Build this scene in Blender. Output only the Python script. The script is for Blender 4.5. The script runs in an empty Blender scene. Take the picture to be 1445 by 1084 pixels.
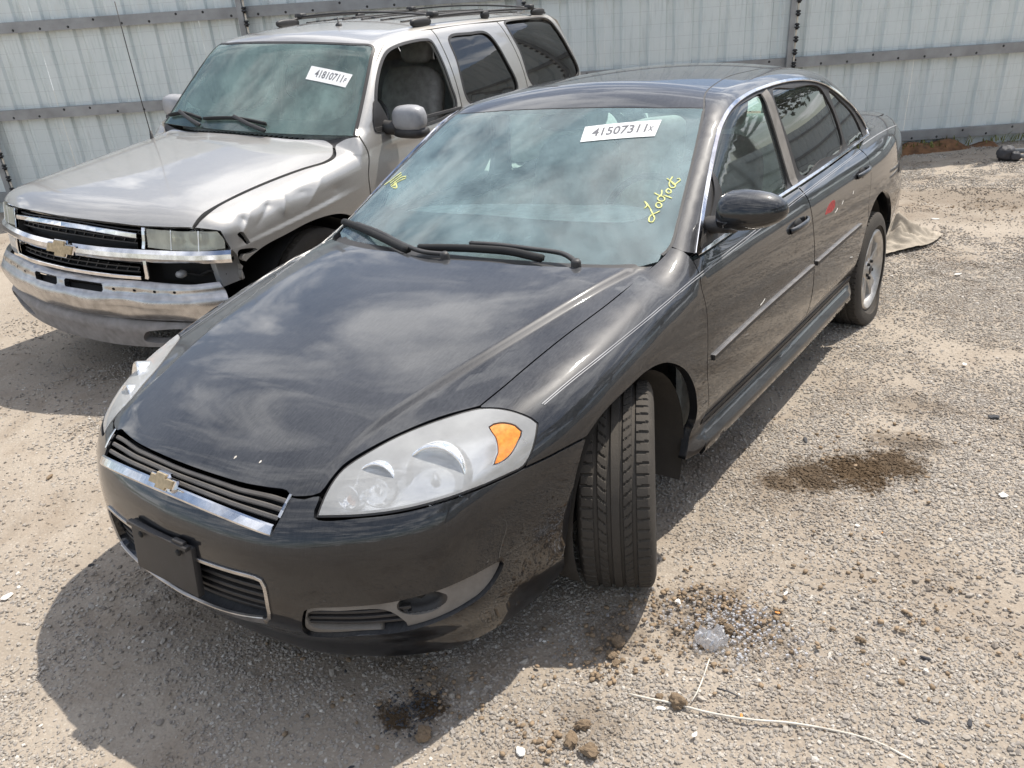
import bpy, bmesh, math, random
import numpy as np
from mathutils import Vector, Matrix, geometry
random.seed(7); rng = np.random.default_rng(11)
scene = bpy.context.scene
COL = scene.collection
R = math.radians
# ------------------------------------------------------------------ camera
cam_d = bpy.data.cameras.new('camera'); cam = bpy.data.objects.new('camera', cam_d); COL.objects.link(cam)
cam_d.sensor_width = 36.0; cam_d.lens = 1143.69/1445*36; cam_d.clip_start = .05; cam_d.clip_end = 400
_r=(0.80990287,0.58061388,-0.08333586); _u=(-0.16816814,0.3659544,0.91531243); _f=(-0.56194023,0.72729973,-0.39402828)
cam.matrix_world = Matrix(((_r[0],_u[0],-_f[0],1.94833),(_r[1],_u[1],-_f[1],-0.95703),(_r[2],_u[2],-_f[2],1.68820),(0,0,0,1)))
scene.camera = cam
# ------------------------------------------------------------------ world, sun, exposure
SUN = Vector((.17,.54,1.0)).normalized()
el = math.asin(SUN.z); azm = math.atan2(SUN.x,SUN.y)
world = bpy.data.worlds.new('World'); scene.world = world; world.use_nodes = True
nt = world.node_tree; N = nt.nodes; L = nt.links; N.clear()
out = N.new('ShaderNodeOutputWorld'); bg = N.new('ShaderNodeBackground'); bg.inputs['Strength'].default_value = .10
sky = N.new('ShaderNodeTexSky'); sky.sky_type='NISHITA'; sky.sun_disc=False; sky.sun_elevation=el; sky.sun_rotation=azm
sky.air_density=1.0; sky.dust_density=1.0
tc = N.new('ShaderNodeTexCoord'); sep = N.new('ShaderNodeSeparateXYZ'); L.new(tc.outputs['Generated'],sep.inputs[0])
def M(op,a,b=None,nt=nt):
    m = nt.nodes.new('ShaderNodeMath'); m.operation=op
    for i,v in enumerate((a,b)):
        if v is None: continue
        if isinstance(v,(int,float)): m.inputs[i].default_value=v
        else: nt.links.new(v,m.inputs[i])
    return m.outputs[0]
zc = M('ADD',M('MAXIMUM',sep.outputs['Z'],0.0),.22)
cx = M('DIVIDE',sep.outputs['X'],zc); cy = M('DIVIDE',sep.outputs['Y'],zc)
comb = N.new('ShaderNodeCombineXYZ'); L.new(cx,comb.inputs[0]); L.new(cy,comb.inputs[1])
mp = N.new('ShaderNodeMapping'); mp.inputs['Rotation'].default_value=(0,0,.6); mp.inputs['Scale'].default_value=(1.5,3.4,1); mp.inputs['Location'].default_value=(3.3,1.7,0); L.new(comb.outputs[0],mp.inputs[0])
n1 = N.new('ShaderNodeTexNoise'); n1.inputs['Scale'].default_value=1.15; n1.inputs['Detail'].default_value=9; n1.inputs['Roughness'].default_value=.62; n1.inputs['Distortion'].default_value=.7; L.new(mp.outputs[0],n1.inputs['Vector'])
cr = N.new('ShaderNodeValToRGB'); cr.color_ramp.elements[0].position=.47; cr.color_ramp.elements[0].color=(0,0,0,1); cr.color_ramp.elements[1].position=.64; cr.color_ramp.elements[1].color=(1,1,1,1); L.new(n1.outputs['Fac'],cr.inputs[0])
mx = N.new('ShaderNodeMix'); mx.data_type='RGBA'; L.new(cr.outputs['Color'],mx.inputs['Factor']); L.new(sky.outputs[0],mx.inputs[6]); 
dp=N.new('ShaderNodeVectorMath'); dp.operation='DOT_PRODUCT'; L.new(tc.outputs['Generated'],dp.inputs[0]); dp.inputs[1].default_value=tuple(SUN)   # thin cloud scatters forward, brighter towards the sun
br=M('ADD',M('MULTIPLY',M('POWER',M('MAXIMUM',dp.outputs['Value'],0.0),5.),.9),1.0)
cl=N.new('ShaderNodeVectorMath'); cl.operation='SCALE'; cl.inputs[0].default_value=(13.0,13.1,13.4); L.new(br,cl.inputs['Scale']); L.new(cl.outputs[0],mx.inputs[7])
L.new(mx.outputs[2],bg.inputs['Color']); L.new(bg.outputs[0],out.inputs['Surface'])
sd = bpy.data.lights.new('sun','SUN'); sd.energy=4.0; sd.angle=R(.55); sd.color=(1,.945,.86)
so = bpy.data.objects.new('sun',sd); COL.objects.link(so); so.rotation_euler = SUN.to_track_quat('Z','Y').to_euler(); so.location=(0,6,12)
scene.view_settings.view_transform='Standard'; scene.view_settings.look='None'; scene.view_settings.gamma=1; scene.view_settings.use_curve_mapping=False
scene.view_settings.exposure = .48
# ------------------------------------------------------------------ materials
def mat(name):
    m = bpy.data.materials.new(name); m.use_nodes=True; m.node_tree.nodes.clear()
    return m, m.node_tree
def nd(t,typ,**kw):
    n = t.nodes.new('ShaderNode'+typ)
    for k,v in kw.items():
        if k in n.inputs.keys(): n.inputs[k].default_value=v
        else: setattr(n,k,v)
    return n
def lk(t,a,b): t.links.new(a,b)
def ramp(t,src,stops):
    r=t.nodes.new('ShaderNodeValToRGB'); e=r.color_ramp.elements
    while len(e)<len(stops): e.new(.5)
    for i,(p,c) in enumerate(stops):
        e[i].position=p; e[i].color=(c,c,c,1) if isinstance(c,(int,float)) else (*c,1)
    lk(t,src,r.inputs[0]); return r.outputs[0]
def noise(t,scale,detail=4,rough=.55,vec=None,stretch=None,rot=None,dist=0.):
    n=nd(t,'TexNoise',Scale=scale,Detail=detail,Roughness=rough,Distortion=dist)
    if vec is None: vec=nd(t,'TexCoord').outputs['Object']
    if stretch or rot:
        m=nd(t,'Mapping'); m.inputs['Scale'].default_value=stretch or (1,1,1); m.inputs['Rotation'].default_value=rot or (0,0,0); lk(t,vec,m.inputs[0]); vec=m.outputs[0]
    lk(t,vec,n.inputs['Vector']); return n.outputs['Fac']
def mixc(t,f,a,b,bt='MIX'):
    m=t.nodes.new('ShaderNodeMix'); m.data_type='RGBA'; m.blend_type=bt
    for i,v in ((0,f),(6,a),(7,b)):
        if isinstance(v,(int,float)): m.inputs[i].default_value=v
        elif isinstance(v,tuple): m.inputs[i].default_value=(*v,1)
        else: lk(t,v,m.inputs[i])
    return m.outputs[2]
def bump(t,h,strength,dist=.01):
    b=nd(t,'Bump',Strength=strength,Distance=dist); lk(t,h,b.inputs['Height']); return b.outputs[0]
def simple(name,col,rough=.5,metal=0.,nscale=18,nvar=.25,bumpk=0.,bscale=60,dust=0.,dustcol=(.36,.30,.23),coat=0.,spec=.5,rvar=.15):
    m,t=mat(name); o=nd(t,'OutputMaterial'); b=nd(t,'BsdfPrincipled')
    f=noise(t,nscale,5)
    c=mixc(t,ramp(t,f,[(.3,0),(.7,1)]),tuple(x*(1-nvar) for x in col),tuple(min(1,x*(1+nvar)) for x in col))
    if dust>0:
        g=nd(t,'NewGeometry'); s=nd(t,'SeparateXYZ'); lk(t,g.outputs['Normal'],s.inputs[0])
        up=M('MAXIMUM',M('ADD',M('MULTIPLY',s.outputs['Z'],.75),.30,nt=t),.12,nt=t) if False else None
        m1=t.nodes.new('ShaderNodeMapRange'); m1.inputs['From Min'].default_value=-.2; m1.inputs['From Max'].default_value=1; m1.inputs['To Min'].default_value=.3; m1.inputs['To Max'].default_value=1; lk(t,s.outputs['Z'],m1.inputs['Value'])
        d=M('MULTIPLY',m1.outputs[0],M('MULTIPLY',ramp(t,noise(t,7,6,.65),[(.25,.55),(.75,1.25)]),dust,nt=t),nt=t)
        c=mixc(t,d,c,dustcol)
        rr=M('ADD',M('MULTIPLY',d,.5,nt=t),rough,nt=t); lk(t,rr,b.inputs['Roughness'])
    else:
        rr=M('ADD',M('MULTIPLY',M('SUBTRACT',f,.5,nt=t),rvar,nt=t),rough,nt=t); lk(t,rr,b.inputs['Roughness'])
    lk(t,c,b.inputs['Base Color']); b.inputs['Metallic'].default_value=metal; b.inputs['Coat Weight'].default_value=coat; b.inputs['Coat Roughness'].default_value=.06; b.inputs['Specular IOR Level'].default_value=spec
    if bumpk: lk(t,bump(t,noise(t,bscale,4),bumpk,.004),b.inputs['Normal'])
    lk(t,b.outputs[0],o.inputs[0]); return m
def paint(name,base,metal,dustcol,dust_up,dust_side,streak,rough=.22,coat=1.):
    m,t=mat(name); o=nd(t,'OutputMaterial'); b=nd(t,'BsdfPrincipled')
    g=nd(t,'NewGeometry'); s=nd(t,'SeparateXYZ'); lk(t,g.outputs['Normal'],s.inputs[0])
    mr=t.nodes.new('ShaderNodeMapRange'); mr.inputs['From Min'].default_value=.1; mr.inputs['From Max'].default_value=.95; mr.inputs['To Min'].default_value=dust_side; mr.inputs['To Max'].default_value=dust_up; lk(t,s.outputs['Z'],mr.inputs['Value'])
    st=noise(t,1,5,.6,stretch=(260,30,30),dist=1.2)      # run marks left by rain along the car
    bl=noise(t,2.3,6,.6); fine=noise(t,140,3,.6)
    k=M('ADD',M('MULTIPLY',ramp(t,st,[(.35,0),(.7,1)]),streak,nt=t),M('ADD',M('MULTIPLY',ramp(t,bl,[(.3,0),(.75,1)]),.55,nt=t),M('MULTIPLY',fine,.35,nt=t),nt=t),nt=t)
    sp=nd(t,'SeparateXYZ'); lk(t,nd(t,'TexCoord').outputs['Object'],sp.inputs[0])
    d=M('MULTIPLY',k,mr.outputs[0],nt=t)
    fl=noise(t,900,2,.5)
    c0=mixc(t,ramp(t,fl,[(.4,0),(.65,1)]),tuple(x*.8 for x in base),tuple(x*1.3 for x in base))
    lk(t,mixc(t,d,c0,dustcol),b.inputs['Base Color'])
    b.inputs['Metallic'].default_value=metal; b.inputs['Specular IOR Level'].default_value=.15
    lk(t,M('ADD',M('MULTIPLY',d,.6,nt=t),rough,nt=t),b.inputs['Roughness'])
    b.inputs['Coat Weight'].default_value=coat
    lk(t,M('ADD',M('MULTIPLY',d,.12,nt=t),.012,nt=t),b.inputs['Coat Roughness'])
    lk(t,b.outputs[0],o.inputs[0]); return m
def glass(name,tint,dust,dustcol,ior=1.62,rough=0.0,lo=.35,hi=1.7):  # dust mix also carries the painted brightening veil of both windscreens
    m,t=mat(name); o=nd(t,'OutputMaterial')
    tr=nd(t,'BsdfTransparent'); tr.inputs[0].default_value=(*tint,1)
    gl=nd(t,'BsdfGlossy'); gl.inputs['Roughness'].default_value=rough+.015; gl.inputs['Color'].default_value=(1,1,1,1)
    fr=nd(t,'Fresnel',IOR=ior)
    a=nd(t,'MixShader'); lk(t,fr.outputs[0],a.inputs[0]); lk(t,tr.outputs[0],a.inputs[1]); lk(t,gl.outputs[0],a.inputs[2])
    df=nd(t,'BsdfDiffuse'); df.inputs[0].default_value=(*dustcol,1)
    f=M('MULTIPLY',ramp(t,noise(t,3.2,7,.65,stretch=(1,1,.45)),[(.3,lo),(.75,hi)]),dust,nt=t)
    w=nd(t,'MixShader'); lk(t,f,w.inputs[0]); lk(t,a.outputs[0],w.inputs[1]); lk(t,df.outputs[0],w.inputs[2])
    lk(t,w.outputs[0],o.inputs[0]); return m
MAT={}
MAT['black']=paint('black_paint',(.0065,.0073,.0095),.0,(.27,.27,.275),.33,.013,.34,rough=.30)
MAT['silver']=paint('pewter_paint',(.46,.445,.42),.62,(.42,.385,.34),.20,.10,.15,rough=.34)
MAT['chrome']=simple('chrome',(.78,.78,.80),.07,1.,dust=.14)
MAT['chrome_dirty']=simple('dull_chrome',(.50,.50,.51),.2,1.,dust=.36)
MAT['plastic']=simple('black_plastic',(.020,.020,.022),.5,dust=.06,bumpk=.15,bscale=350)
MAT['greyplastic']=simple('grey_plastic',(.16,.155,.15),.6,dust=.3,bumpk=.1,bscale=300)
MAT['valance']=simple('valance_plastic',(.22,.215,.22),.65,dust=.2,bumpk=.1,bscale=200)
MAT['rubber']=simple('tyre_rubber',(.020,.019,.018),.75,dust=.30,dustcol=(.20,.165,.125),bumpk=.25,bscale=180)
MAT['alloy']=simple('alloy',(.55,.54,.52),.35,.8,dust=.35)
MAT['slat']=simple('grille_slat',(.055,.056,.06),.45,dust=.22)
MAT['mirrorcap']=simple('mirror_cap',(.33,.335,.35),.32,nscale=8,dust=.12)
MAT['void']=simple('dark_cavity',(.012,.012,.012),.8)
MAT['gold']=simple('gold_emblem',(.50,.41,.27),.42,.6,dust=.3,nscale=60)
MAT['frit']=simple('black_glass_edge',(.03,.03,.034),.35,dust=.12)
MAT['windshield']=glass('windshield_glass',(.86,.98,.95),.25,(.52,.70,.72),ior=1.72)  # dust film plus a pale teal veil standing in for brightness on the pane
MAT['suvglass']=glass('green_glass',(.80,.96,.91),.22,(.47,.66,.61),ior=1.75)  # teal veil on top of the dust, lightening the pane by colour
MAT['sideglass']=glass('side_glass',(.66,.80,.77),.06,(.42,.46,.45))
MAT['tint']=glass('tinted_glass',(.022,.024,.027),.035,(.36,.35,.33))
MAT['lens']=glass('headlamp_lens',(.99,.99,.98),.29,(.97,.97,.95),rough=.02,ior=1.75,lo=.8,hi=1.25)
MAT['hazelens']=glass('clouded_lens',(.85,.85,.76),.55,(.68,.68,.57),rough=.1)
MAT['reflector']=simple('reflector',(.95,.95,.94),.10,.75,nscale=40,nvar=.03)
MAT['bezel']=simple('lamp_bezel',(.95,.95,.94),.30,.6,nvar=.05)
MAT['amber']=simple('amber_lens',(.80,.26,.035),.2,coat=.6,nscale=90)
MAT['redlens']=simple('red_lens',(.32,.015,.012),.2,coat=1.)
MAT['redmark']=simple('red_scuff',(.30,.03,.028),.6,nvar=.5,nscale=70)
MAT['white']=simple('white_paper',(.80,.80,.79),.7,nvar=.10,nscale=12)
MAT['ink']=simple('grey_ink',(.16,.16,.17),.7,nvar=.2)
MAT['chalk']=simple('yellow_marker',(.72,.71,.27),.8,nvar=.45,nscale=90)
MAT['leather']=simple('grey_leather',(.30,.28,.255),.55,bumpk=.2,bscale=120)
MAT['cloth']=simple('seat_cloth',(.52,.54,.52),.9,bumpk=.25,bscale=200)
MAT['dash']=simple('dashboard_plastic',(.68,.72,.69),.75)
MAT['burlap']=simple('dusty_cloth',(.34,.295,.235),.95,nscale=9,nvar=.35,bumpk=.5,bscale=90)
MAT['clod']=simple('dry_dirt',(.27,.195,.125),.95,nscale=40,nvar=.4,bumpk=.8,bscale=60)
MAT['cord']=simple('pale_cord',(.62,.57,.49),.8)
MAT['whitebit']=simple('white_chip',(.74,.72,.67),.6,nscale=50)
MAT['darkstone']=simple('dark_stone',(.055,.055,.06),.7,bumpk=.5,bscale=90)
MAT['orange']=simple('orange_chip',(.66,.27,.06),.6)
MAT['galv']=simple('galvanised_steel',(.30,.315,.33),.5,.35,nscale=5,nvar=.22,dust=.25,bumpk=.05)
MAT['insul']=simple('insulator',(.014,.014,.015),.35)
MAT['bark']=simple('bark',(.09,.07,.05),.9,bumpk=.6,bscale=20)
MAT['rust']=simple('rusty_dirt',(.17,.085,.04),.95,nscale=14,nvar=.5,bumpk=.9,bscale=50)
MAT['weed']=simple('weed_leaf',(.16,.17,.045),.7,nscale=30,nvar=.5)
MAT['leaf']=simple('tree_leaf',(.055,.085,.03),.6,nscale=2.5,nvar=.5)
def fence_mat():
    m,t=mat('white_sheet_steel'); o=nd(t,'OutputMaterial'); b=nd(t,'BsdfPrincipled'); b.inputs['Roughness'].default_value=.45
    oi=nd(t,'TexCoord').outputs['Object']
    st=noise(t,1,6,.65,stretch=(26,26,1.3)); bl=noise(t,1.4,5,.6)
    c=mixc(t,ramp(t,bl,[(.3,0),(.7,1)]),(.62,.685,.685),(.715,.765,.76))
    c=mixc(t,M('MULTIPLY',ramp(t,st,[(.52,0),(.78,1)]),.62,nt=t),c,(.36,.43,.42))
    c=mixc(t,M('MULTIPLY',ramp(t,noise(t,9,6,.7,stretch=(1,1,.35)),[(.55,0),(.8,1)]),.30,nt=t),c,(.50,.44,.36))
    lk(t,c,b.inputs['Base Color']); lk(t,b.outputs[0],o.inputs[0]); return m
MAT['sheet']=fence_mat()
def clear_mat():
    m,t=mat('clear_plastic'); o=nd(t,'OutputMaterial')
    tr=nd(t,'BsdfTransparent'); gl=nd(t,'BsdfGlossy',Roughness=.12); df=nd(t,'BsdfDiffuse'); df.inputs[0].default_value=(.7,.7,.72,1)
    a=nd(t,'MixShader'); a.inputs[0].default_value=.35; lk(t,tr.outputs[0],a.inputs[1]); lk(t,gl.outputs[0],a.inputs[2])
    c=nd(t,'MixShader'); c.inputs[0].default_value=.32; lk(t,a.outputs[0],c.inputs[1]); lk(t,df.outputs[0],c.inputs[2]); lk(t,c.outputs[0],o.inputs[0]); return m
MAT['clear']=clear_mat()
SAND=((.295,.247,.196),(.42,.362,.295))
STAINS=[(1.18,1.92,.13,.13,.92),(1.30,2.03,.14,.15,1.0),(1.41,2.13,.12,.13,.95),(1.08,1.82,.09,.08,.85),(1.42,2.36,.13,.10,.6),(1.40,2.75,.16,.12,.4),(.95,7.4,.9,.45,.4),(.75,6.6,.5,.3,.25),(1.17,.97,.20,.15,.45),(.95,.75,.10,.09,.45),(1.05,.40,.12,.08,.35),(.52,.30,.13,.05,.3),(.595,.145,.055,.05,.97),(.635,.225,.06,.055,.97)]
def ground_mat(name,stone=False):
    m,t=mat(name); o=nd(t,'OutputMaterial'); b=nd(t,'BsdfPrincipled'); b.inputs['Roughness'].default_value=.9; b.inputs['Specular IOR Level'].default_value=.25
    g=nd(t,'NewGeometry').outputs['Position']
    big=noise(t,.9,5,.6,vec=g); mid=noise(t,7,6,.65,vec=g); fine=noise(t,130,4,.7,vec=g)
    if stone:
        oi=nd(t,'ObjectInfo').outputs['Random']
        c=ramp(t,oi,[(0,(.25,.225,.20)),(.22,(.365,.335,.295)),(.45,(.30,.28,.26)),(.65,(.455,.42,.37)),(.82,(.15,.138,.13)),(.94,(.36,.33,.30)),(1,(.66,.63,.58))])
        c=mixc(t,M('MULTIPLY',fine,.4,nt=t),c,(.42,.35,.27))
    else:
        c=mixc(t,ramp(t,big,[(.3,0),(.7,1)]),*SAND)
        c=mixc(t,M('MULTIPLY',ramp(t,mid,[(.4,0),(.7,1)]),.45,nt=t),c,(.31,.265,.215))
        v=nd(t,'TexVoronoi',Scale=85.); lk(t,g,v.inputs['Vector'])
        v2=nd(t,'TexVoronoi',Scale=38.); lk(t,g,v2.inputs['Vector'])
        vc=nd(t,'SeparateXYZ'); lk(t,v.outputs['Color'],vc.inputs[0])
        c=mixc(t,M('MULTIPLY',M('MULTIPLY',ramp(t,v.outputs['Distance'],[(.2,1),(.5,0)]),ramp(t,mid,[(.35,.15),(.65,1)]),nt=t),.75,nt=t),c,ramp(t,vc.outputs[0],[(0,(.24,.215,.185)),(.5,(.42,.375,.315)),(1,(.60,.55,.47))]))
        c=mixc(t,M('MULTIPLY',fine,.22,nt=t),c,(.22,.18,.14))
        h=M('ADD',M('MULTIPLY',ramp(t,v.outputs['Distance'],[(0,1),(.6,0)]),.6,nt=t),M('ADD',M('MULTIPLY',fine,.7,nt=t),M('MULTIPLY',ramp(t,v2.outputs['Distance'],[(0,1),(.5,0)]),.8,nt=t),nt=t),nt=t)
        lk(t,bump(t,h,.5,.006),b.inputs['Normal'])
    c=mixc(t,M('MULTIPLY',ramp(t,noise(t,1.7,7,.68,vec=g,dist=.8),[(.50,0),(.68,1)]),.55,nt=t),c,(.20,.15,.105))
    sp=nd(t,'SeparateXYZ'); lk(t,g,sp.inputs[0])
    acc=None
    wob=M('ADD',M('MULTIPLY',M('SUBTRACT',noise(t,9,5,.7,vec=g),.5,nt=t),2.0,nt=t),M('MULTIPLY',M('SUBTRACT',noise(t,55,3,.7,vec=g),.5,nt=t),1.8,nt=t),nt=t)
    for (x,y,rx,ry,k) in STAINS:
        dx=M('DIVIDE',M('SUBTRACT',sp.outputs[0],x,nt=t),rx,nt=t); dy=M('DIVIDE',M('SUBTRACT',sp.outputs[1],y,nt=t),ry,nt=t)
        dd=M('SQRT',M('ADD',M('MULTIPLY',dx,dx,nt=t),M('MULTIPLY',dy,dy,nt=t),nt=t),nt=t)
        mk=M('MULTIPLY',ramp(t,M('MULTIPLY',M('ADD',dd,wob,nt=t),.5,nt=t),[(.34,1),(.62,0)]),k,nt=t)
        acc=mk if acc is None else M('MAXIMUM',acc,mk,nt=t)
    c=mixc(t,acc,c,(.085,.056,.031))
    lk(t,c,b.inputs['Base Color'])
    lk(t,b.outputs[0],o.inputs[0]); return m
MAT['ground']=ground_mat('sandy_gravel'); MAT['stone']=ground_mat('gravel_stone',True)
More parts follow.
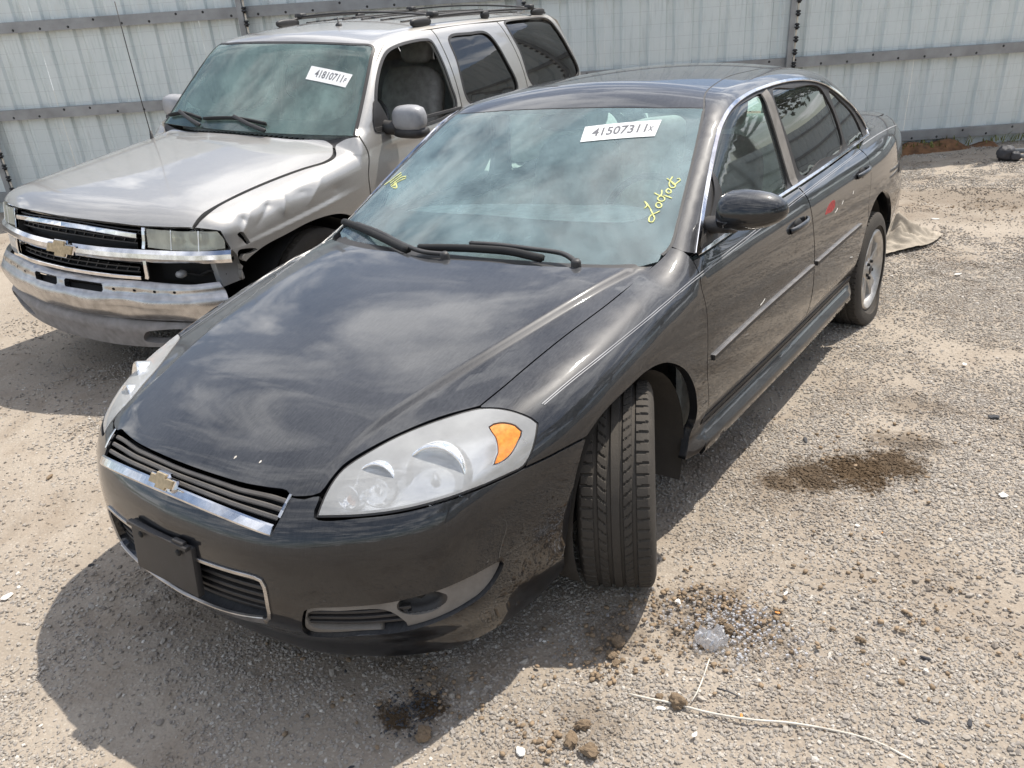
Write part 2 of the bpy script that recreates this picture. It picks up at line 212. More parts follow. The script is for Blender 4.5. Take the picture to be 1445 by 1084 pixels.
# ---- measured outlines, metres
DATA={
'hood_front':[(0.1117,0.0537,0.6799),(0.2399,0.0706,0.6842),(0.3345,0.0871,0.6858),(0.3868,0.0987,0.6859),(0.4096,0.0935,0.6776)],
'hood_lamp':[(0.4096,0.0935,0.6776),(0.4442,0.1079,0.6797),(0.4778,0.1309,0.6870),(0.4813,0.1653,0.7066),(0.4844,0.2106,0.7272),(0.5163,0.2875,0.7507),(0.5535,0.3604,0.7675),(0.6122,0.4514,0.7849),(0.6806,0.5358,0.7947)],
'hood_side':[(0.6806,0.5358,0.7947),(0.6938,0.6431,0.8180),(0.6994,0.7115,0.8325),(0.7177,0.8885,0.8683),(0.7482,1.1216,0.9105),(0.7634,1.3904,0.9565)],
'hood_rear':[(0.7634,1.3904,0.9565),(0.7057,1.3229,0.9635),(0.5604,1.2518,0.9708),(0.3675,1.2054,0.9734),(0.2051,1.1957,0.9754),(0.0389,1.1935,0.9764),(-0.0997,1.1992,0.9770)],
'lamp_top':[(0.4968,0.0927,0.6464),(0.4944,0.1139,0.6685),(0.4892,0.1593,0.7016),(0.4918,0.2052,0.7236),(0.5230,0.2828,0.7484),(0.5577,0.3555,0.7655),(0.6170,0.4452,0.7825),(0.6876,0.5325,0.7924),(0.7295,0.5576,0.7892),(0.7699,0.5741,0.7800),(0.8065,0.5911,0.7617),(0.8223,0.5960,0.7484)],
'lamp_low':[(0.8223,0.5960,0.7484),(0.8322,0.5718,0.7262),(0.8394,0.5338,0.6918),(0.8365,0.4997,0.6704),(0.8227,0.4527,0.6678),(0.7919,0.3709,0.6652),(0.7380,0.2801,0.6592),(0.6728,0.2086,0.6524),(0.5984,0.1488,0.6495),(0.4968,0.0927,0.6464)],
'fascia_lamp':[(0.4048,0.0932,0.6784),(0.4467,0.1050,0.6769),(0.4808,0.1274,0.6837),(0.4924,0.0894,0.6449),(0.6001,0.1463,0.6454),(0.6745,0.2058,0.6474),(0.7396,0.2773,0.6542),(0.7932,0.3683,0.6598),(0.8237,0.4505,0.6620),(0.8381,0.4996,0.6636)],
'fascia_seam':[(0.8381,0.4996,0.6636),(0.8563,0.5711,0.6609),(0.8724,0.6504,0.6595),(0.8845,0.7299,0.6552)],
'arch_front':[(0.8845,0.7299,0.6552),(0.8798,0.6759,0.5618),(0.8697,0.6519,0.4580),(0.8555,0.6517,0.3832),(0.8418,0.6464,0.3069)],
'arch_up':[(0.8847,0.7336,0.6590),(0.8905,0.8122,0.6931),(0.8982,0.9560,0.7191),(0.9027,1.0761,0.7299),(0.9076,1.1866,0.7112),(0.9129,1.3048,0.6441),(0.9140,1.3695,0.5706),(0.9110,1.4060,0.4972),(0.8839,1.4391,0.3679),(0.8840,1.3684,0.2690)],
'fender_seam':[(0.8384,0.5028,0.6662),(0.8561,0.5719,0.6647),(0.8722,0.6512,0.6634),(0.8847,0.7336,0.6590)],
'fender_back':[(0.8728,1.5634,0.3469),(0.9148,1.4882,0.5528),(0.9136,1.4905,0.6700),(0.9027,1.5007,0.7873),(0.8880,1.4860,0.8816),(0.8561,1.5003,0.9475),(0.8194,1.5030,0.9800),(0.7763,1.4912,0.9942)],
'fog':[(0.4570,0.0193,0.3769),(0.4646,0.0215,0.3941),(0.4769,0.0268,0.4020),(0.5577,0.0674,0.4112),(0.6591,0.1393,0.4158),(0.7308,0.2098,0.4248),(0.7852,0.3006,0.4338),(0.8155,0.3937,0.4333),(0.8162,0.4006,0.4225),(0.8056,0.3777,0.3838),(0.7906,0.3374,0.3552),(0.7756,0.2979,0.3459),(0.7407,0.2340,0.3328),(0.6561,0.1575,0.3098),(0.5735,0.0987,0.3077),(0.4223,0.0557,0.2709),(0.4304,0.0299,0.3053)],
'pin':[(0.8059,0.6447,0.7800),(0.8192,0.7507,0.8022),(0.8399,0.9114,0.8306),(0.8608,1.1593,0.8668),(0.8782,1.4513,0.9074),(0.8725,1.8393,0.9256),(0.8586,2.5051,0.9502),(0.8225,3.6868,0.9771)],
'pin2':[(0.8105,0.6478,0.7775),(0.8244,0.7530,0.7991),(0.8451,0.9142,0.8271),(0.8655,1.1639,0.8625),(0.8822,1.4536,0.9011),(0.8766,1.8499,0.9180),(0.8640,2.5076,0.9440),(0.8289,3.6772,0.9732)],
'mold':[(0.9152,1.5314,0.6031),(0.9184,1.9974,0.6243),(0.9197,2.5982,0.6350),(0.9155,3.4305,0.6397)],
'trim':[(0.8487,1.5396,0.9633),(0.7959,1.7166,1.0884),(0.7446,1.9077,1.2140),(0.7086,2.0664,1.3090),(0.6941,2.1993,1.3603),(0.6811,2.4015,1.3882),(0.6756,2.6314,1.3979),(0.6754,2.9218,1.3964),(0.6835,3.1945,1.3752),(0.6964,3.4233,1.3331),(0.7121,3.6729,1.2520),(0.7255,3.9240,1.1523),(0.7492,4.0744,1.0388),(0.7733,4.0330,1.0095)],
'trim_low':[(0.7733,4.0330,1.0095),(0.7927,3.6028,1.0005),(0.8119,3.0944,0.9915),(0.8227,2.6756,0.9857),(0.8279,2.3719,0.9829),(0.8447,1.8064,0.9679),(0.8487,1.5396,0.9633)],
'roof_seam':[(0.6139,2.1297,1.3712),(0.5737,2.2352,1.4109),(0.5388,2.4307,1.4355),(0.5161,2.6395,1.4479),(0.5182,2.8249,1.4502)],
'ws_right':[(0.7631,1.3962,0.9585),(0.7648,1.4505,0.9770),(0.7751,1.4937,0.9959),(0.7554,1.5970,1.0579),(0.7344,1.6824,1.1100),(0.6857,1.8791,1.2280),(0.6478,2.0204,1.3117),(0.6171,2.1256,1.3690)],
'ws_top':[(0.6171,2.1256,1.3690),(0.4463,2.0875,1.3783),(0.2379,2.0642,1.3869),(0.0388,2.0589,1.3920)],
'label':[(0.2179,1.8606,1.2790),(0.5019,1.9362,1.2904),(0.4894,2.0233,1.3391),(0.1928,1.9447,1.3258)],
'w_l':[(0.6219,1.6079,1.0914),(0.6256,1.6187,1.0967),(0.6234,1.6253,1.1008),(0.6085,1.6368,1.1098),(0.6232,1.6277,1.1021),(0.6431,1.6120,1.0897),(0.6629,1.5921,1.0748),(0.6751,1.5795,1.0655),(0.6751,1.5631,1.0563),(0.6639,1.5617,1.0578),(0.6570,1.5736,1.0658),(0.6595,1.5910,1.0749),(0.6686,1.6010,1.0787),(0.6784,1.6137,1.0838)],
'w_o':[(0.6583,1.6470,1.1061),(0.6705,1.6424,1.1012),(0.6756,1.6319,1.0944),(0.6689,1.6250,1.0919),(0.6572,1.6285,1.0961),(0.6521,1.6390,1.1029),(0.6583,1.6470,1.1061)],
'w_c':[(0.6254,1.6811,1.1312),(0.6444,1.6757,1.1247),(0.6633,1.6741,1.1202),(0.6728,1.6649,1.1132),(0.6685,1.6550,1.1086),(0.6556,1.6546,1.1109),(0.6466,1.6628,1.1172),(0.6500,1.6725,1.1218),(0.6520,1.6829,1.1272),(0.6446,1.7005,1.1383)],
'w_p':[(0.6611,1.6808,1.1243),(0.6745,1.6801,1.1213),(0.6937,1.6777,1.1161)],
'w_o2':[(0.6641,1.7127,1.1412),(0.6765,1.7078,1.1361),(0.6797,1.6989,1.1306),(0.6724,1.6930,1.1288),(0.6627,1.6986,1.1338),(0.6604,1.7078,1.1393),(0.6641,1.7127,1.1412)],
'w_u':[(0.6544,1.7677,1.1733),(0.6542,1.7486,1.1629),(0.6590,1.7299,1.1517),(0.6717,1.7200,1.1438),(0.6818,1.7244,1.1442),(0.6802,1.7364,1.1511),(0.6644,1.7441,1.1584),(0.6392,1.7543,1.1689)],
'w_t':[(0.6627,1.7436,1.1585),(0.6767,1.7353,1.1512),(0.6814,1.7468,1.1566),(0.6868,1.7611,1.1633),(0.6802,1.7667,1.1677),(0.6737,1.7634,1.1672)],
'm_1':[(-0.7149,1.6902,1.1186),(-0.6940,1.7088,1.1332),(-0.6770,1.7317,1.1492),(-0.6610,1.7518,1.1634)],
'm_2':[(-0.6804,1.6914,1.1263),(-0.6623,1.7108,1.1406),(-0.6432,1.7350,1.1575)],
'm_3':[(-0.6609,1.6729,1.1200),(-0.6495,1.6922,1.1328),(-0.6289,1.7144,1.1488),(-0.5995,1.7144,1.1541)],
'm_4':[(-0.6446,1.6600,1.1160),(-0.6409,1.6747,1.1248),(-0.6244,1.6899,1.1362),(-0.5900,1.7030,1.1496)],
'm_5':[(-0.6310,1.6633,1.1204),(-0.6428,1.6845,1.1298),(-0.5999,1.6462,1.1166),(-0.6292,1.6537,1.1154)],
't_hl':[(0.5587,0.1348,0.9605),(0.7305,0.1907,0.9515),(0.8323,0.2391,0.9500),(0.9110,0.3081,0.9446),(0.9243,0.3166,0.9117),(0.9372,0.3229,0.8466),(0.8380,0.2198,0.8482),(0.6319,0.1348,0.8529),(0.5655,0.1177,0.8689)],
't_label':[(0.3479,1.7387,1.5351),(0.6632,1.7492,1.4896),(0.6741,1.8241,1.5598),(0.3463,1.8147,1.6091)],
't_tear1':[(0.9468,0.3984,0.9080),(0.9499,0.4222,0.9137),(0.9520,0.4441,0.8851),(0.9580,0.4561,0.8514),(0.9574,0.4403,0.8478),(0.9516,0.4216,0.8755)],
't_tear2':[(0.9541,0.3759,0.8223),(0.9569,0.4145,0.8236),(0.9628,0.4926,0.8026),(0.9597,0.4417,0.7967),(0.9575,0.4087,0.8018),(0.9568,0.3831,0.7776),(0.9584,0.4111,0.7500),(0.9570,0.3856,0.7454),(0.9553,0.3692,0.7775)],
'g_front':[(0.7743,1.8519,1.1612),(0.7167,2.0836,1.3079),(0.7043,2.2387,1.3556),(0.6951,2.4280,1.3742),(0.6949,2.5499,1.3756),(0.7179,2.5412,1.3282),(0.7530,2.5581,1.2118),(0.7822,2.5754,1.1074),(0.8123,2.5642,1.0029),(0.8189,2.3539,0.9962),(0.8271,2.0951,0.9889),(0.8384,1.7628,0.9828),(0.8185,1.7825,1.0508)],
'g_rear':[(0.6987,2.6682,1.3694),(0.6979,2.9300,1.3647),(0.7015,3.3134,1.3332),(0.7219,3.4119,1.2583),(0.7466,3.4821,1.1649),(0.7808,3.5060,1.0361),(0.7963,3.0953,1.0241),(0.8043,2.7669,1.0152),(0.7653,2.7095,1.1612)],
'g_quart':[(0.7082,3.4625,1.2972),(0.7209,3.6742,1.2235),(0.7372,3.8723,1.1285),(0.7630,3.9645,1.0228),(0.7771,3.7251,1.0170),(0.7816,3.5853,1.0210),(0.7472,3.5325,1.1553)],
'lampc':[(0.6985,0.3148,0.7138),(0.5831,0.2159,0.7077),(0.5373,0.1561,0.6863),(0.7971,0.4911,0.7310)],
'amber':[(0.7376,0.4941,0.7693),(0.7532,0.5230,0.7721),(0.7875,0.5466,0.7608),(0.8070,0.5490,0.7455),(0.8128,0.5223,0.7282),(0.8143,0.4824,0.7065),(0.8090,0.4546,0.6983),(0.7981,0.4267,0.6972),(0.7929,0.4551,0.7186),(0.7672,0.4823,0.7507)],
'red':[(0.9023,2.8031,0.8189),(0.8969,2.8576,0.8490),(0.8924,2.9569,0.8676),(0.8940,3.0219,0.8581),(0.8995,3.0099,0.8275),(0.9029,2.9459,0.8079),(0.9029,2.8672,0.8116)],
'wip1b':[(-0.7869,1.4849,0.9876),(-0.6390,1.4192,0.9894),(-0.4076,1.3113,0.9879),(-0.2149,1.2275,0.9800),(-0.1531,1.2033,0.9771)],
'wip1a':[(-0.6529,1.4333,0.9915),(-0.4001,1.3246,0.9910),(-0.1923,1.2310,0.9808),(-0.0550,1.1878,0.9755),(0.0404,1.1875,0.9755)],
'wip2b':[(-0.1213,1.2324,0.9818),(-0.0061,1.2529,0.9854),(0.1461,1.2701,0.9876),(0.2671,1.2767,0.9864),(0.4155,1.2554,0.9791)],
'wip2a':[(0.0830,1.2891,0.9924),(0.1893,1.2985,0.9929),(0.3414,1.3009,0.9887),(0.4738,1.2984,0.9826),(0.5482,1.2586,0.9727)],
'fogc':[(0.7127,0.1914,0.3898)],
'scratch':[(0.9039,2.7052,0.8118),(0.9039,2.8109,0.8076),(0.9058,3.1182,0.7783)],
'vin':[(0.5292,1.2994,0.9796),(0.6143,1.3169,0.9750),(0.6249,1.2980,0.9713),(0.5410,1.2797,0.9761)],
'inspect':[(0.0569,1.8571,1.2835),(0.3791,1.4297,1.0284)],
'cord':[(1.1027,0.5352,0.0060),(1.1543,0.5479,0.0060),(1.2190,0.5659,0.0060),(1.3119,0.5841,0.0060),(1.4145,0.6177,0.0060),(1.4942,0.6546,0.0060),(1.5916,0.6864,0.0060),(1.6972,0.7058,0.0060),(1.7889,0.6918,0.0060)],
'cord2':[(1.2343,0.7709,0.0060),(1.2425,0.7268,0.0060),(1.2510,0.6782,0.0060),(1.2570,0.6269,0.0060),(1.2577,0.5978,0.0060)],
'clods':[(1.2298,0.5735,0.0000),(0.9770,0.7038,0.0000),(0.9819,0.6477,0.0000),(1.0454,0.3746,0.0000),(1.0495,0.3252,0.0000),(1.1035,0.3132,0.0000),(1.0109,0.6210,0.0000),(1.2329,0.9164,0.0000),(1.2028,0.9356,0.0000),(1.1490,0.8862,0.0000),(0.7086,0.1325,-0.0000),(1.1749,0.5702,0.0000),(1.5739,1.0610,0.0000)],
'plastic':[(1.2097,0.8391,0.0000),(1.2545,0.9288,0.0000)],
'flap':[(0.6169,0.1833,0.0000)],
'stain':[(1.2882,1.9774,0.0000),(1.0896,1.8252,0.0000),(1.4072,2.3834,0.0000),(0.9455,7.5228,-0.0000),(0.5798,6.9724,0.0000),(1.1756,0.9575,0.0000),(0.5421,0.3221,0.0000)],
'white':[(0.7893,6.4478,0.0000),(1.2083,4.8871,0.0000),(1.4899,3.3147,0.0000),(0.9550,0.2255,-0.0000),(1.1949,0.5381,0.0000),(1.3096,0.5040,0.0000),(1.0502,0.9638,0.0000),(1.0468,0.9658,0.0000),(1.8055,2.0835,0.0000),(-1.0114,-0.1726,0.0000),(1.4099,1.6496,0.0000),(0.7792,0.5996,0.0000),(1.3196,1.1648,0.0000)],
'dark':[(1.7395,1.0744,0.0000),(1.8779,0.8895,0.0000),(1.7807,0.8337,0.0000),(1.0603,2.1892,0.0000),(1.6902,2.7451,0.0000),(-1.7884,0.3570,0.0000),(-0.9189,0.0898,0.0000),(0.3409,0.1935,0.0000),(0.6095,-0.0422,0.0000)],
'orange':[(1.3276,1.0635,0.0000),(1.3856,0.6238,0.0000),(1.4043,2.1507,0.0000),(1.0224,2.2142,0.0000),(1.4953,1.6459,0.0000)],
'tarp':[(0.6232,5.2869,0.0000),(0.7482,5.2029,0.0000),(0.8480,5.3569,0.0000),(0.9079,5.7420,0.0000),(0.7451,6.1250,0.0000),(0.5232,6.2212,0.0000)],
'blackobj':[(0.9283,9.4419,0.0000),(0.9891,9.2636,0.0000),(1.0859,9.6420,0.0000)],
'fence_shadow':[(0.0492,8.6785,0.0000),(0.6192,9.0494,-0.0000)],
'rut':[(-0.5233,-0.2871,0.0000),(-0.5289,-0.2095,0.0000),(-0.4830,0.0531,0.0000),(-0.4342,0.2777,0.0000)],
'crease':[(0.7275,1.3249,0.9495),(0.7070,1.1963,0.9320),(0.6106,0.8455,0.8832),(0.5560,0.6298,0.8435),(0.5052,0.4485,0.8070),(0.4666,0.3053,0.7700),(0.4629,0.2318,0.7420),(0.4769,0.1593,0.7044)],
'stick':[(1.2973,0.6761,0.0000),(1.3566,0.6785,0.0000)]}
# ---- smooth solids that the sheet metal is laid on
def spl(xs,ys):
    xs=np.array(xs,float);ys=np.array(ys,float);n=len(xs);h=np.diff(xs)
    A=np.zeros((n,n));b=np.zeros(n);A[0,0]=A[-1,-1]=1
    for i in range(1,n-1):
        A[i,i-1]=h[i-1];A[i,i]=2*(h[i-1]+h[i]);A[i,i+1]=h[i];b[i]=3*((ys[i+1]-ys[i])/h[i]-(ys[i]-ys[i-1])/h[i-1])
    c=np.linalg.solve(A,b)
    bb=(ys[1:]-ys[:-1])/h-h*(2*c[:-1]+c[1:])/3;d=(c[1:]-c[:-1])/(3*h)
    sl0=bb[0];sl1=bb[-1]+2*c[-2]*h[-1]+3*d[-1]*h[-1]**2
    def f(x):
        x=np.asarray(x,float);i=np.clip(np.searchsorted(xs,x)-1,0,n-2);t=x-xs[i]
        r=ys[i]+bb[i]*t+c[i]*t*t+d[i]*t**3
        r=np.where(x<xs[0],ys[0]+sl0*(x-xs[0]),r);return np.where(x>xs[-1],ys[-1]+sl1*(x-xs[-1]),r)
    return f
def smax(a,b,k):
    h=np.maximum(k-np.abs(a-b),0)/k
    return np.maximum(a,b)+h*h*k*.25
def smin(a,b,k): return -smax(-a,-b,k)
sX=spl([0,.3,.55,.75,1.,1.5,2.6,3.5,4.2,4.5,4.8,5.1],[.80,.835,.868,.888,.905,.915,.92,.916,.905,.875,.825,.75])
sdX=spl([.15,.22,.3,.36,.45,.6,.7,.8,.9,.95,1.0,1.06],[-.09,-.06,-.038,-.028,-.01,0,-.003,-.014,-.034,-.055,-.095,-.17])
sFl=spl([.1,.2,.245,.29,.335,.37,.42,.6],[.0,.012,.042,.022,-.012,-.006,0,0])
sYf=spl([0,.2,.3,.41,.5,.6,.7,.8,.86],[-.012,.0,.014,.041,.080,.136,.220,.358,.50])
sYo=spl([.15,.18,.205,.225,.26,.31,.37,.48,.55,.6,.65,.7,.75],[.066,.050,.036,.031,.018,-.022,-.040,-.042,-.035,-.02,.005,.04,.10])
sZh=spl([0.0,.1,.2,.4,.7,1.,1.3,1.5],[.665,.712,.752,.815,.882,.938,.985,1.01])
sZt=spl([0.0,.4,.8,1.2,1.5,2.0,2.68,3.4,4.07,4.4,4.8,5.1],[.0,.0,.0,0,0,0,0,0,0,0,0,0])
sBelt=spl([1.3,1.5,2.68,4.07,4.5,4.9,5.1],[.94,.957,.995,1.015,1.045,1.04,1.0])
sXg=spl([1.3,1.5,2.68,3.4,4.07,4.5],[.865,.852,.815,.80,.765,.735])
sZr=spl([1.9,2.1,2.4,2.8,3.2,3.6,4.0],[1.415,1.45,1.479,1.492,1.482,1.437,1.345])
sCr=spl([.10,.20,.30,.445,.627,.844,1.10,1.33,1.45],[.462,.464,.474,.508,.556,.610,.670,.722,.75])
def sed_low(P):
    x=np.abs(P[...,0]);y=P[...,1];z=P[...,2]
    ws=np.clip((y-1.25)/.3,0,1)*np.clip((3.55-y)/.15,0,1)
    fx=x-(sX(y)+sdX(z)+sFl(np.clip(z,.1,.6))*ws)
    def yf(x,z): return sYf(x)+sYo(z)
    e=1e-3
    g=np.sqrt(1+((sYf(x+e)-sYf(x-e))/(2*e))**2)
    fy=(yf(x,z)-y)/g
    zh=sZh(y)-.055*(x/.75)**2*np.clip((1.7-y)/1.5,0.35,1)-.03*(x/.8)**6
    cr_=(x-sCr(y))/.017; cr_=np.clip(cr_,-1,1); zh=zh-.0068*(.5*cr_*(3-cr_*cr_)/1.0)*np.clip((1.42-y)/.08,0,1)*np.clip((y-.12)/.25,0,1)
    w=np.clip((y-1.40)/.12,0,1);w=w*w*(3-2*w)
    zb=sBelt(y)
    fz=z-(zh*(1-w)+zb*w)
    rear=y-(5.07-.16*(x/.85)**4-.10*np.clip(np.abs(z-.55)-.1,0,1)**1*.6)
    f=smax(fx,fy,.075)
    f=smax(f,fz,.085)
    return smax(f,rear,.12)
def sed_green(P):
    x=np.abs(P[...,0]);y=P[...,1];z=P[...,2]
    fs=(x-(sXg(y)-.27*(z-.98)-.10*np.clip(z-1.1,0,1)**2))/1.05
    yw=1.455+1.80*(z-.98)+.12*(z-.98)*(z-1.40)-.15*(1-(x/.75)**2)+.03*(z-.98)
    fw=(yw-y)/2.07
    zr=sZr(y)-.06*(x/.62)**2
    fr=z-zr
    yb=4.36-1.9*(z-1.04)-.10*(x/.7)**2
    fb=(y-yb)/2.1
    f=smax(fr,fw,.05)
    f=smax(f,fb,.10)
    f=smax(f,fs,.075)
    return np.maximum(f,(.90-z)*1.)
def sed_f(P): return smin(sed_low(P),sed_green(P),.035)
def grad(f,P,e=2e-3):
    g=np.stack([f(P+np.array(d)*e)-f(P-np.array(d)*e) for d in ((1,0,0),(0,1,0),(0,0,1))],-1)
    return g/np.linalg.norm(g,axis=-1,keepdims=True)
def hit(f,O,D,t0,t1,n=500):
    """first root along each ray. O,D (N,3)"""
    O=np.atleast_2d(O).astype(float);D=np.atleast_2d(D).astype(float)
    ts=np.linspace(t0,t1,n);F=np.stack([f(O+D*t) for t in ts],0)
    neg=F<0;idx=np.argmax(neg,0);ok=neg.any(0)
    lo=ts[np.maximum(idx-1,0)];hi=ts[idx]
    for _ in range(30):
        m=(lo+hi)/2;v=f(O+D*m[:,None])<0;hi=np.where(v,m,hi);lo=np.where(v,lo,m)
    t=(lo+hi)/2
    return O+D*t[:,None],ok

# ---- SUV field (local frame)
tX=spl([0,.3,.6,1.,1.5,3.,4.6,5.1],[.93,.955,.97,.98,.975,.975,.965,.94])
tdX=spl([.4,.6,.8,.95,1.05,1.15,1.22,1.3,1.4],[-.05,-.015,0,-.006,-.018,-.04,-.068,-.11,-.18])
tYf=spl([0,.3,.55,.7,.85,.95],[0,.025,.085,.135,.205,.28])
tYo=spl([.4,.55,.7,.8,.9,.97,1.03,1.1],[.0,.0,.0,.01,.035,.05,.09,.17])
tZh=spl([0,.1,.3,.7,1.1,1.5,1.8],[.985,1.03,1.08,1.135,1.185,1.235,1.27])
tZr=spl([1.9,2.1,2.4,3.,4.,4.9,5.2],[1.76,1.80,1.835,1.862,1.865,1.84,1.82])
def suv_low(P):
    x=np.abs(P[...,0]);y=P[...,1];z=P[...,2]
    s=np.sign(P[...,0])
    cu=lambda a,b,sa,sb: np.exp(-np.sqrt(((y-a)/sa)**2+((z-b)/sb)**2+.01))
    ln=lambda y0,z0,y1,z1,w_: np.exp(-np.sqrt((((y-y0)*(z1-z0)-(z-z0)*(y1-y0))/np.hypot(y1-y0,z1-z0)/w_)**2+.02))*np.exp(-(((y-(y0+y1)/2)*(y1-y0)+(z-(z0+z1)/2)*(z1-z0))/np.hypot(y1-y0,z1-z0)**2*1.7)**4)
    dent=np.where(P[...,0]>0,1.,0.)*(.030*cu(.47,.97,.06,.06)+.020*cu(.66,1.0,.10,.05)+.016*cu(.92,1.02,.13,.05)-.012*ln(.74,.95,.80,1.06,.022)-.010*ln(.40,.88,.52,.99,.020)-.007*ln(.95,.96,1.10,1.06,.020)+.008*ln(.55,.93,.70,1.03,.022)+.008*cu(1.2,.98,.10,.05)+.010*cu(.40,.88,.05,.06)-.007*ln(.45,.845,1.25,.925,.022)+.006*ln(.50,.87,1.20,.95,.024))
    crease=.012*np.exp(-((z-(.93+.02*(y-1)))/.02)**2)
    fx=x-(tX(y)+tdX(z)-dent)
    e=1e-3
    g=np.sqrt(1+((tYf(x+e)-tYf(x-e))/(2*e))**2)
    fy=(tYf(x)+tYo(z)-y)/g
    zh=tZh(y)-.045*(x/.8)**2-.03*(x/.9)**8
    w=np.clip((y-1.45)/.1,0,1);w=w*w*(3-2*w)
    fz=z-(zh*(1-w)+1.255*w)
    f=smax(fx,fy,.08);f=smax(f,fz,.07)
    return smax(f,y-5.0,.08)
def suv_green(P):
    x=np.abs(P[...,0]);y=P[...,1];z=P[...,2]
    dz=z-1.25
    fs=(x-(.90-.15*dz-.40*dz*np.abs(dz)))/1.05
    yw=1.545+1.03*(z-1.242)-.13*(1-(x/.85)**2)
    fw=(yw-y)/1.45
    fr=z-(tZr(y)-.05*(x/.68)**2)
    fb=(y-(5.0-.30*(z-1.25)))/1.05
    f=smax(fr,fw,.05);f=smax(f,fb,.06);f=smax(f,fs,.075)
    return np.maximum(f,(1.15-z))
def suv_f(P): return smin(suv_low(P),suv_green(P),.03)
# ------------------------------------------------------------------ object helpers
def tag(o,label=None,cat=None,group=None,kind=None):
    for k,v in (('label',label),('category',cat),('group',group),('kind',kind)):
        if v: o[k]=v
    return o
def thing(name,label,cat,loc=(0,0,0),group=None):
    o=bpy.data.objects.new(name,None); o.empty_display_size=.3; COL.objects.link(o); o.location=loc
    return tag(o,label,cat,group)
def mesh_obj(name,V,F,m,parent=None,smooth=True,normals=None,flat_from=None,label=None,mats=None,mi=None):
    me=bpy.data.meshes.new(name); me.from_pydata([tuple(map(float,v)) for v in V],[],[tuple(int(i) for i in f) for f in F]); me.update()
    if smooth:
        me.polygons.foreach_set('use_smooth',[ (flat_from is None or i<flat_from) for i in range(len(me.polygons))])
    if mats:
        for x in mats: me.materials.append(x)
        if mi is not None: me.polygons.foreach_set('material_index',mi)
    else: me.materials.append(m)
    if normals is not None:
        me.normals_split_custom_set_from_vertices([tuple(map(float,n)) for n in normals])
    o=bpy.data.objects.new(name,me); COL.objects.link(o)
    if parent is not None: o.parent=parent
    if label: o['label']=label
    return o
def mirror_obj(o,parent=None,label=None):
    me=o.data; n=len(me.vertices); co=np.empty(n*3); me.vertices.foreach_get('co',co); co=co.reshape(-1,3)*[-1,1,1]
    F=[tuple(reversed(p.vertices)) for p in me.polygons]
    nm=bpy.data.meshes.new(me.name); nm.from_pydata([tuple(c) for c in co],[],F); nm.update()
    nm.polygons.foreach_set('use_smooth',[p.use_smooth for p in me.polygons]); nm.polygons.foreach_set('material_index',[p.material_index for p in me.polygons])
    for m in me.materials: nm.materials.append(m)
    if me.has_custom_normals:
        vn={}
        for p in me.polygons:
            for li in p.loop_indices: vn[me.loops[li].vertex_index]=me.corner_normals[li].vector
        nm.normals_split_custom_set_from_vertices([(-vn[i][0],vn[i][1],vn[i][2]) if i in vn else (0,0,1) for i in range(n)])
    q=bpy.data.objects.new(o.name.split('.')[0],nm); COL.objects.link(q); q.parent=parent if parent is not None else o.parent
    if o.get('label') and label is None: label=None
    if label: q['label']=label
    return q
def cat_rom(P,step=.02,closed=False):
    """Catmull-Rom resample of a polyline (any dimension)"""
    P=np.asarray(P,float); n=len(P)
    if n<3 and not closed:
        m=max(2,int(np.linalg.norm(P[1]-P[0])/step)+1); return P[0]+(P[1]-P[0])*np.linspace(0,1,m)[:,None]
    if closed: Q=np.vstack([P[-1],P,P[0],P[1]]); segs=n
    else: Q=np.vstack([2*P[0]-P[1],P,2*P[-1]-P[-2]]); segs=n-1
    out=[]
    for i in range(segs):
        p0,p1,p2,p3=Q[i:i+4]; m=max(1,int(round(np.linalg.norm(p2-p1)/step)))
        def tj(a,b): return max(np.linalg.norm(b-a),1e-6)**.5
        t0=0;t1=t0+tj(p0,p1);t2=t1+tj(p1,p2);t3=t2+tj(p2,p3)
        t=np.linspace(t1,t2,m,endpoint=False)[:,None]
        A1=(t1-t)/(t1-t0)*p0+(t-t0)/(t1-t0)*p1;A2=(t2-t)/(t2-t1)*p1+(t-t1)/(t2-t1)*p2;A3=(t3-t)/(t3-t2)*p2+(t-t2)/(t3-t2)*p3
        B1=(t2-t)/(t2-t0)*A1+(t-t0)/(t2-t0)*A2;B2=(t3-t)/(t3-t1)*A2+(t-t1)/(t3-t1)*A3
        out.append((t2-t)/(t2-t1)*B1+(t-t1)/(t2-t1)*B2)
    if not closed: out.append(P[-1:])
    return np.vstack(out)
def outline(*segs,step=.02):
    """join smooth segments into one closed loop"""
    out=[]
    for s in segs:
        s=np.asarray(s,float); r=cat_rom(s,step)
        if out and np.linalg.norm(out[-1][-1]-r[0])<step*.4: r=r[1:]
        if len(r): out.append(r)
    P=np.vstack(out)
    if np.linalg.norm(P[0]-P[-1])<step*.4: P=P[:-1]
    return P
def mir(P): return np.asarray(P)[::-1]*[-1,1,1]
def inpoly(pts,poly):
    x,y=pts[:,0],pts[:,1]; ins=np.zeros(len(pts),bool); n=len(poly); j=n-1
    for i in range(n):
        xi,yi=poly[i];xj,yj=poly[j]
        c=((yi>y)!=(yj>y)); 
        with np.errstate(all='ignore'): ins^=c&(x<(xj-xi)*(y-yi)/(yj-yi+1e-30)+xi)
        j=i
    return ins
def inset2(poly,d):
    a=np.sum(poly[:,0]*np.roll(poly[:,1],-1)-np.roll(poly[:,0],-1)*poly[:,1]); s=1 if a>0 else -1
    e=np.roll(poly,-1,0)-poly; e/=np.linalg.norm(e,axis=1,keepdims=True)+1e-12
    nn=np.stack([-e[:,1],e[:,0]],1)*s; v=nn+np.roll(nn,1,0); l=np.linalg.norm(v,axis=1,keepdims=True); v/=np.maximum(l,.3)
    dot=np.clip(np.sum(v*nn,1,keepdims=True),.5,1)
    return poly+v*d/dot
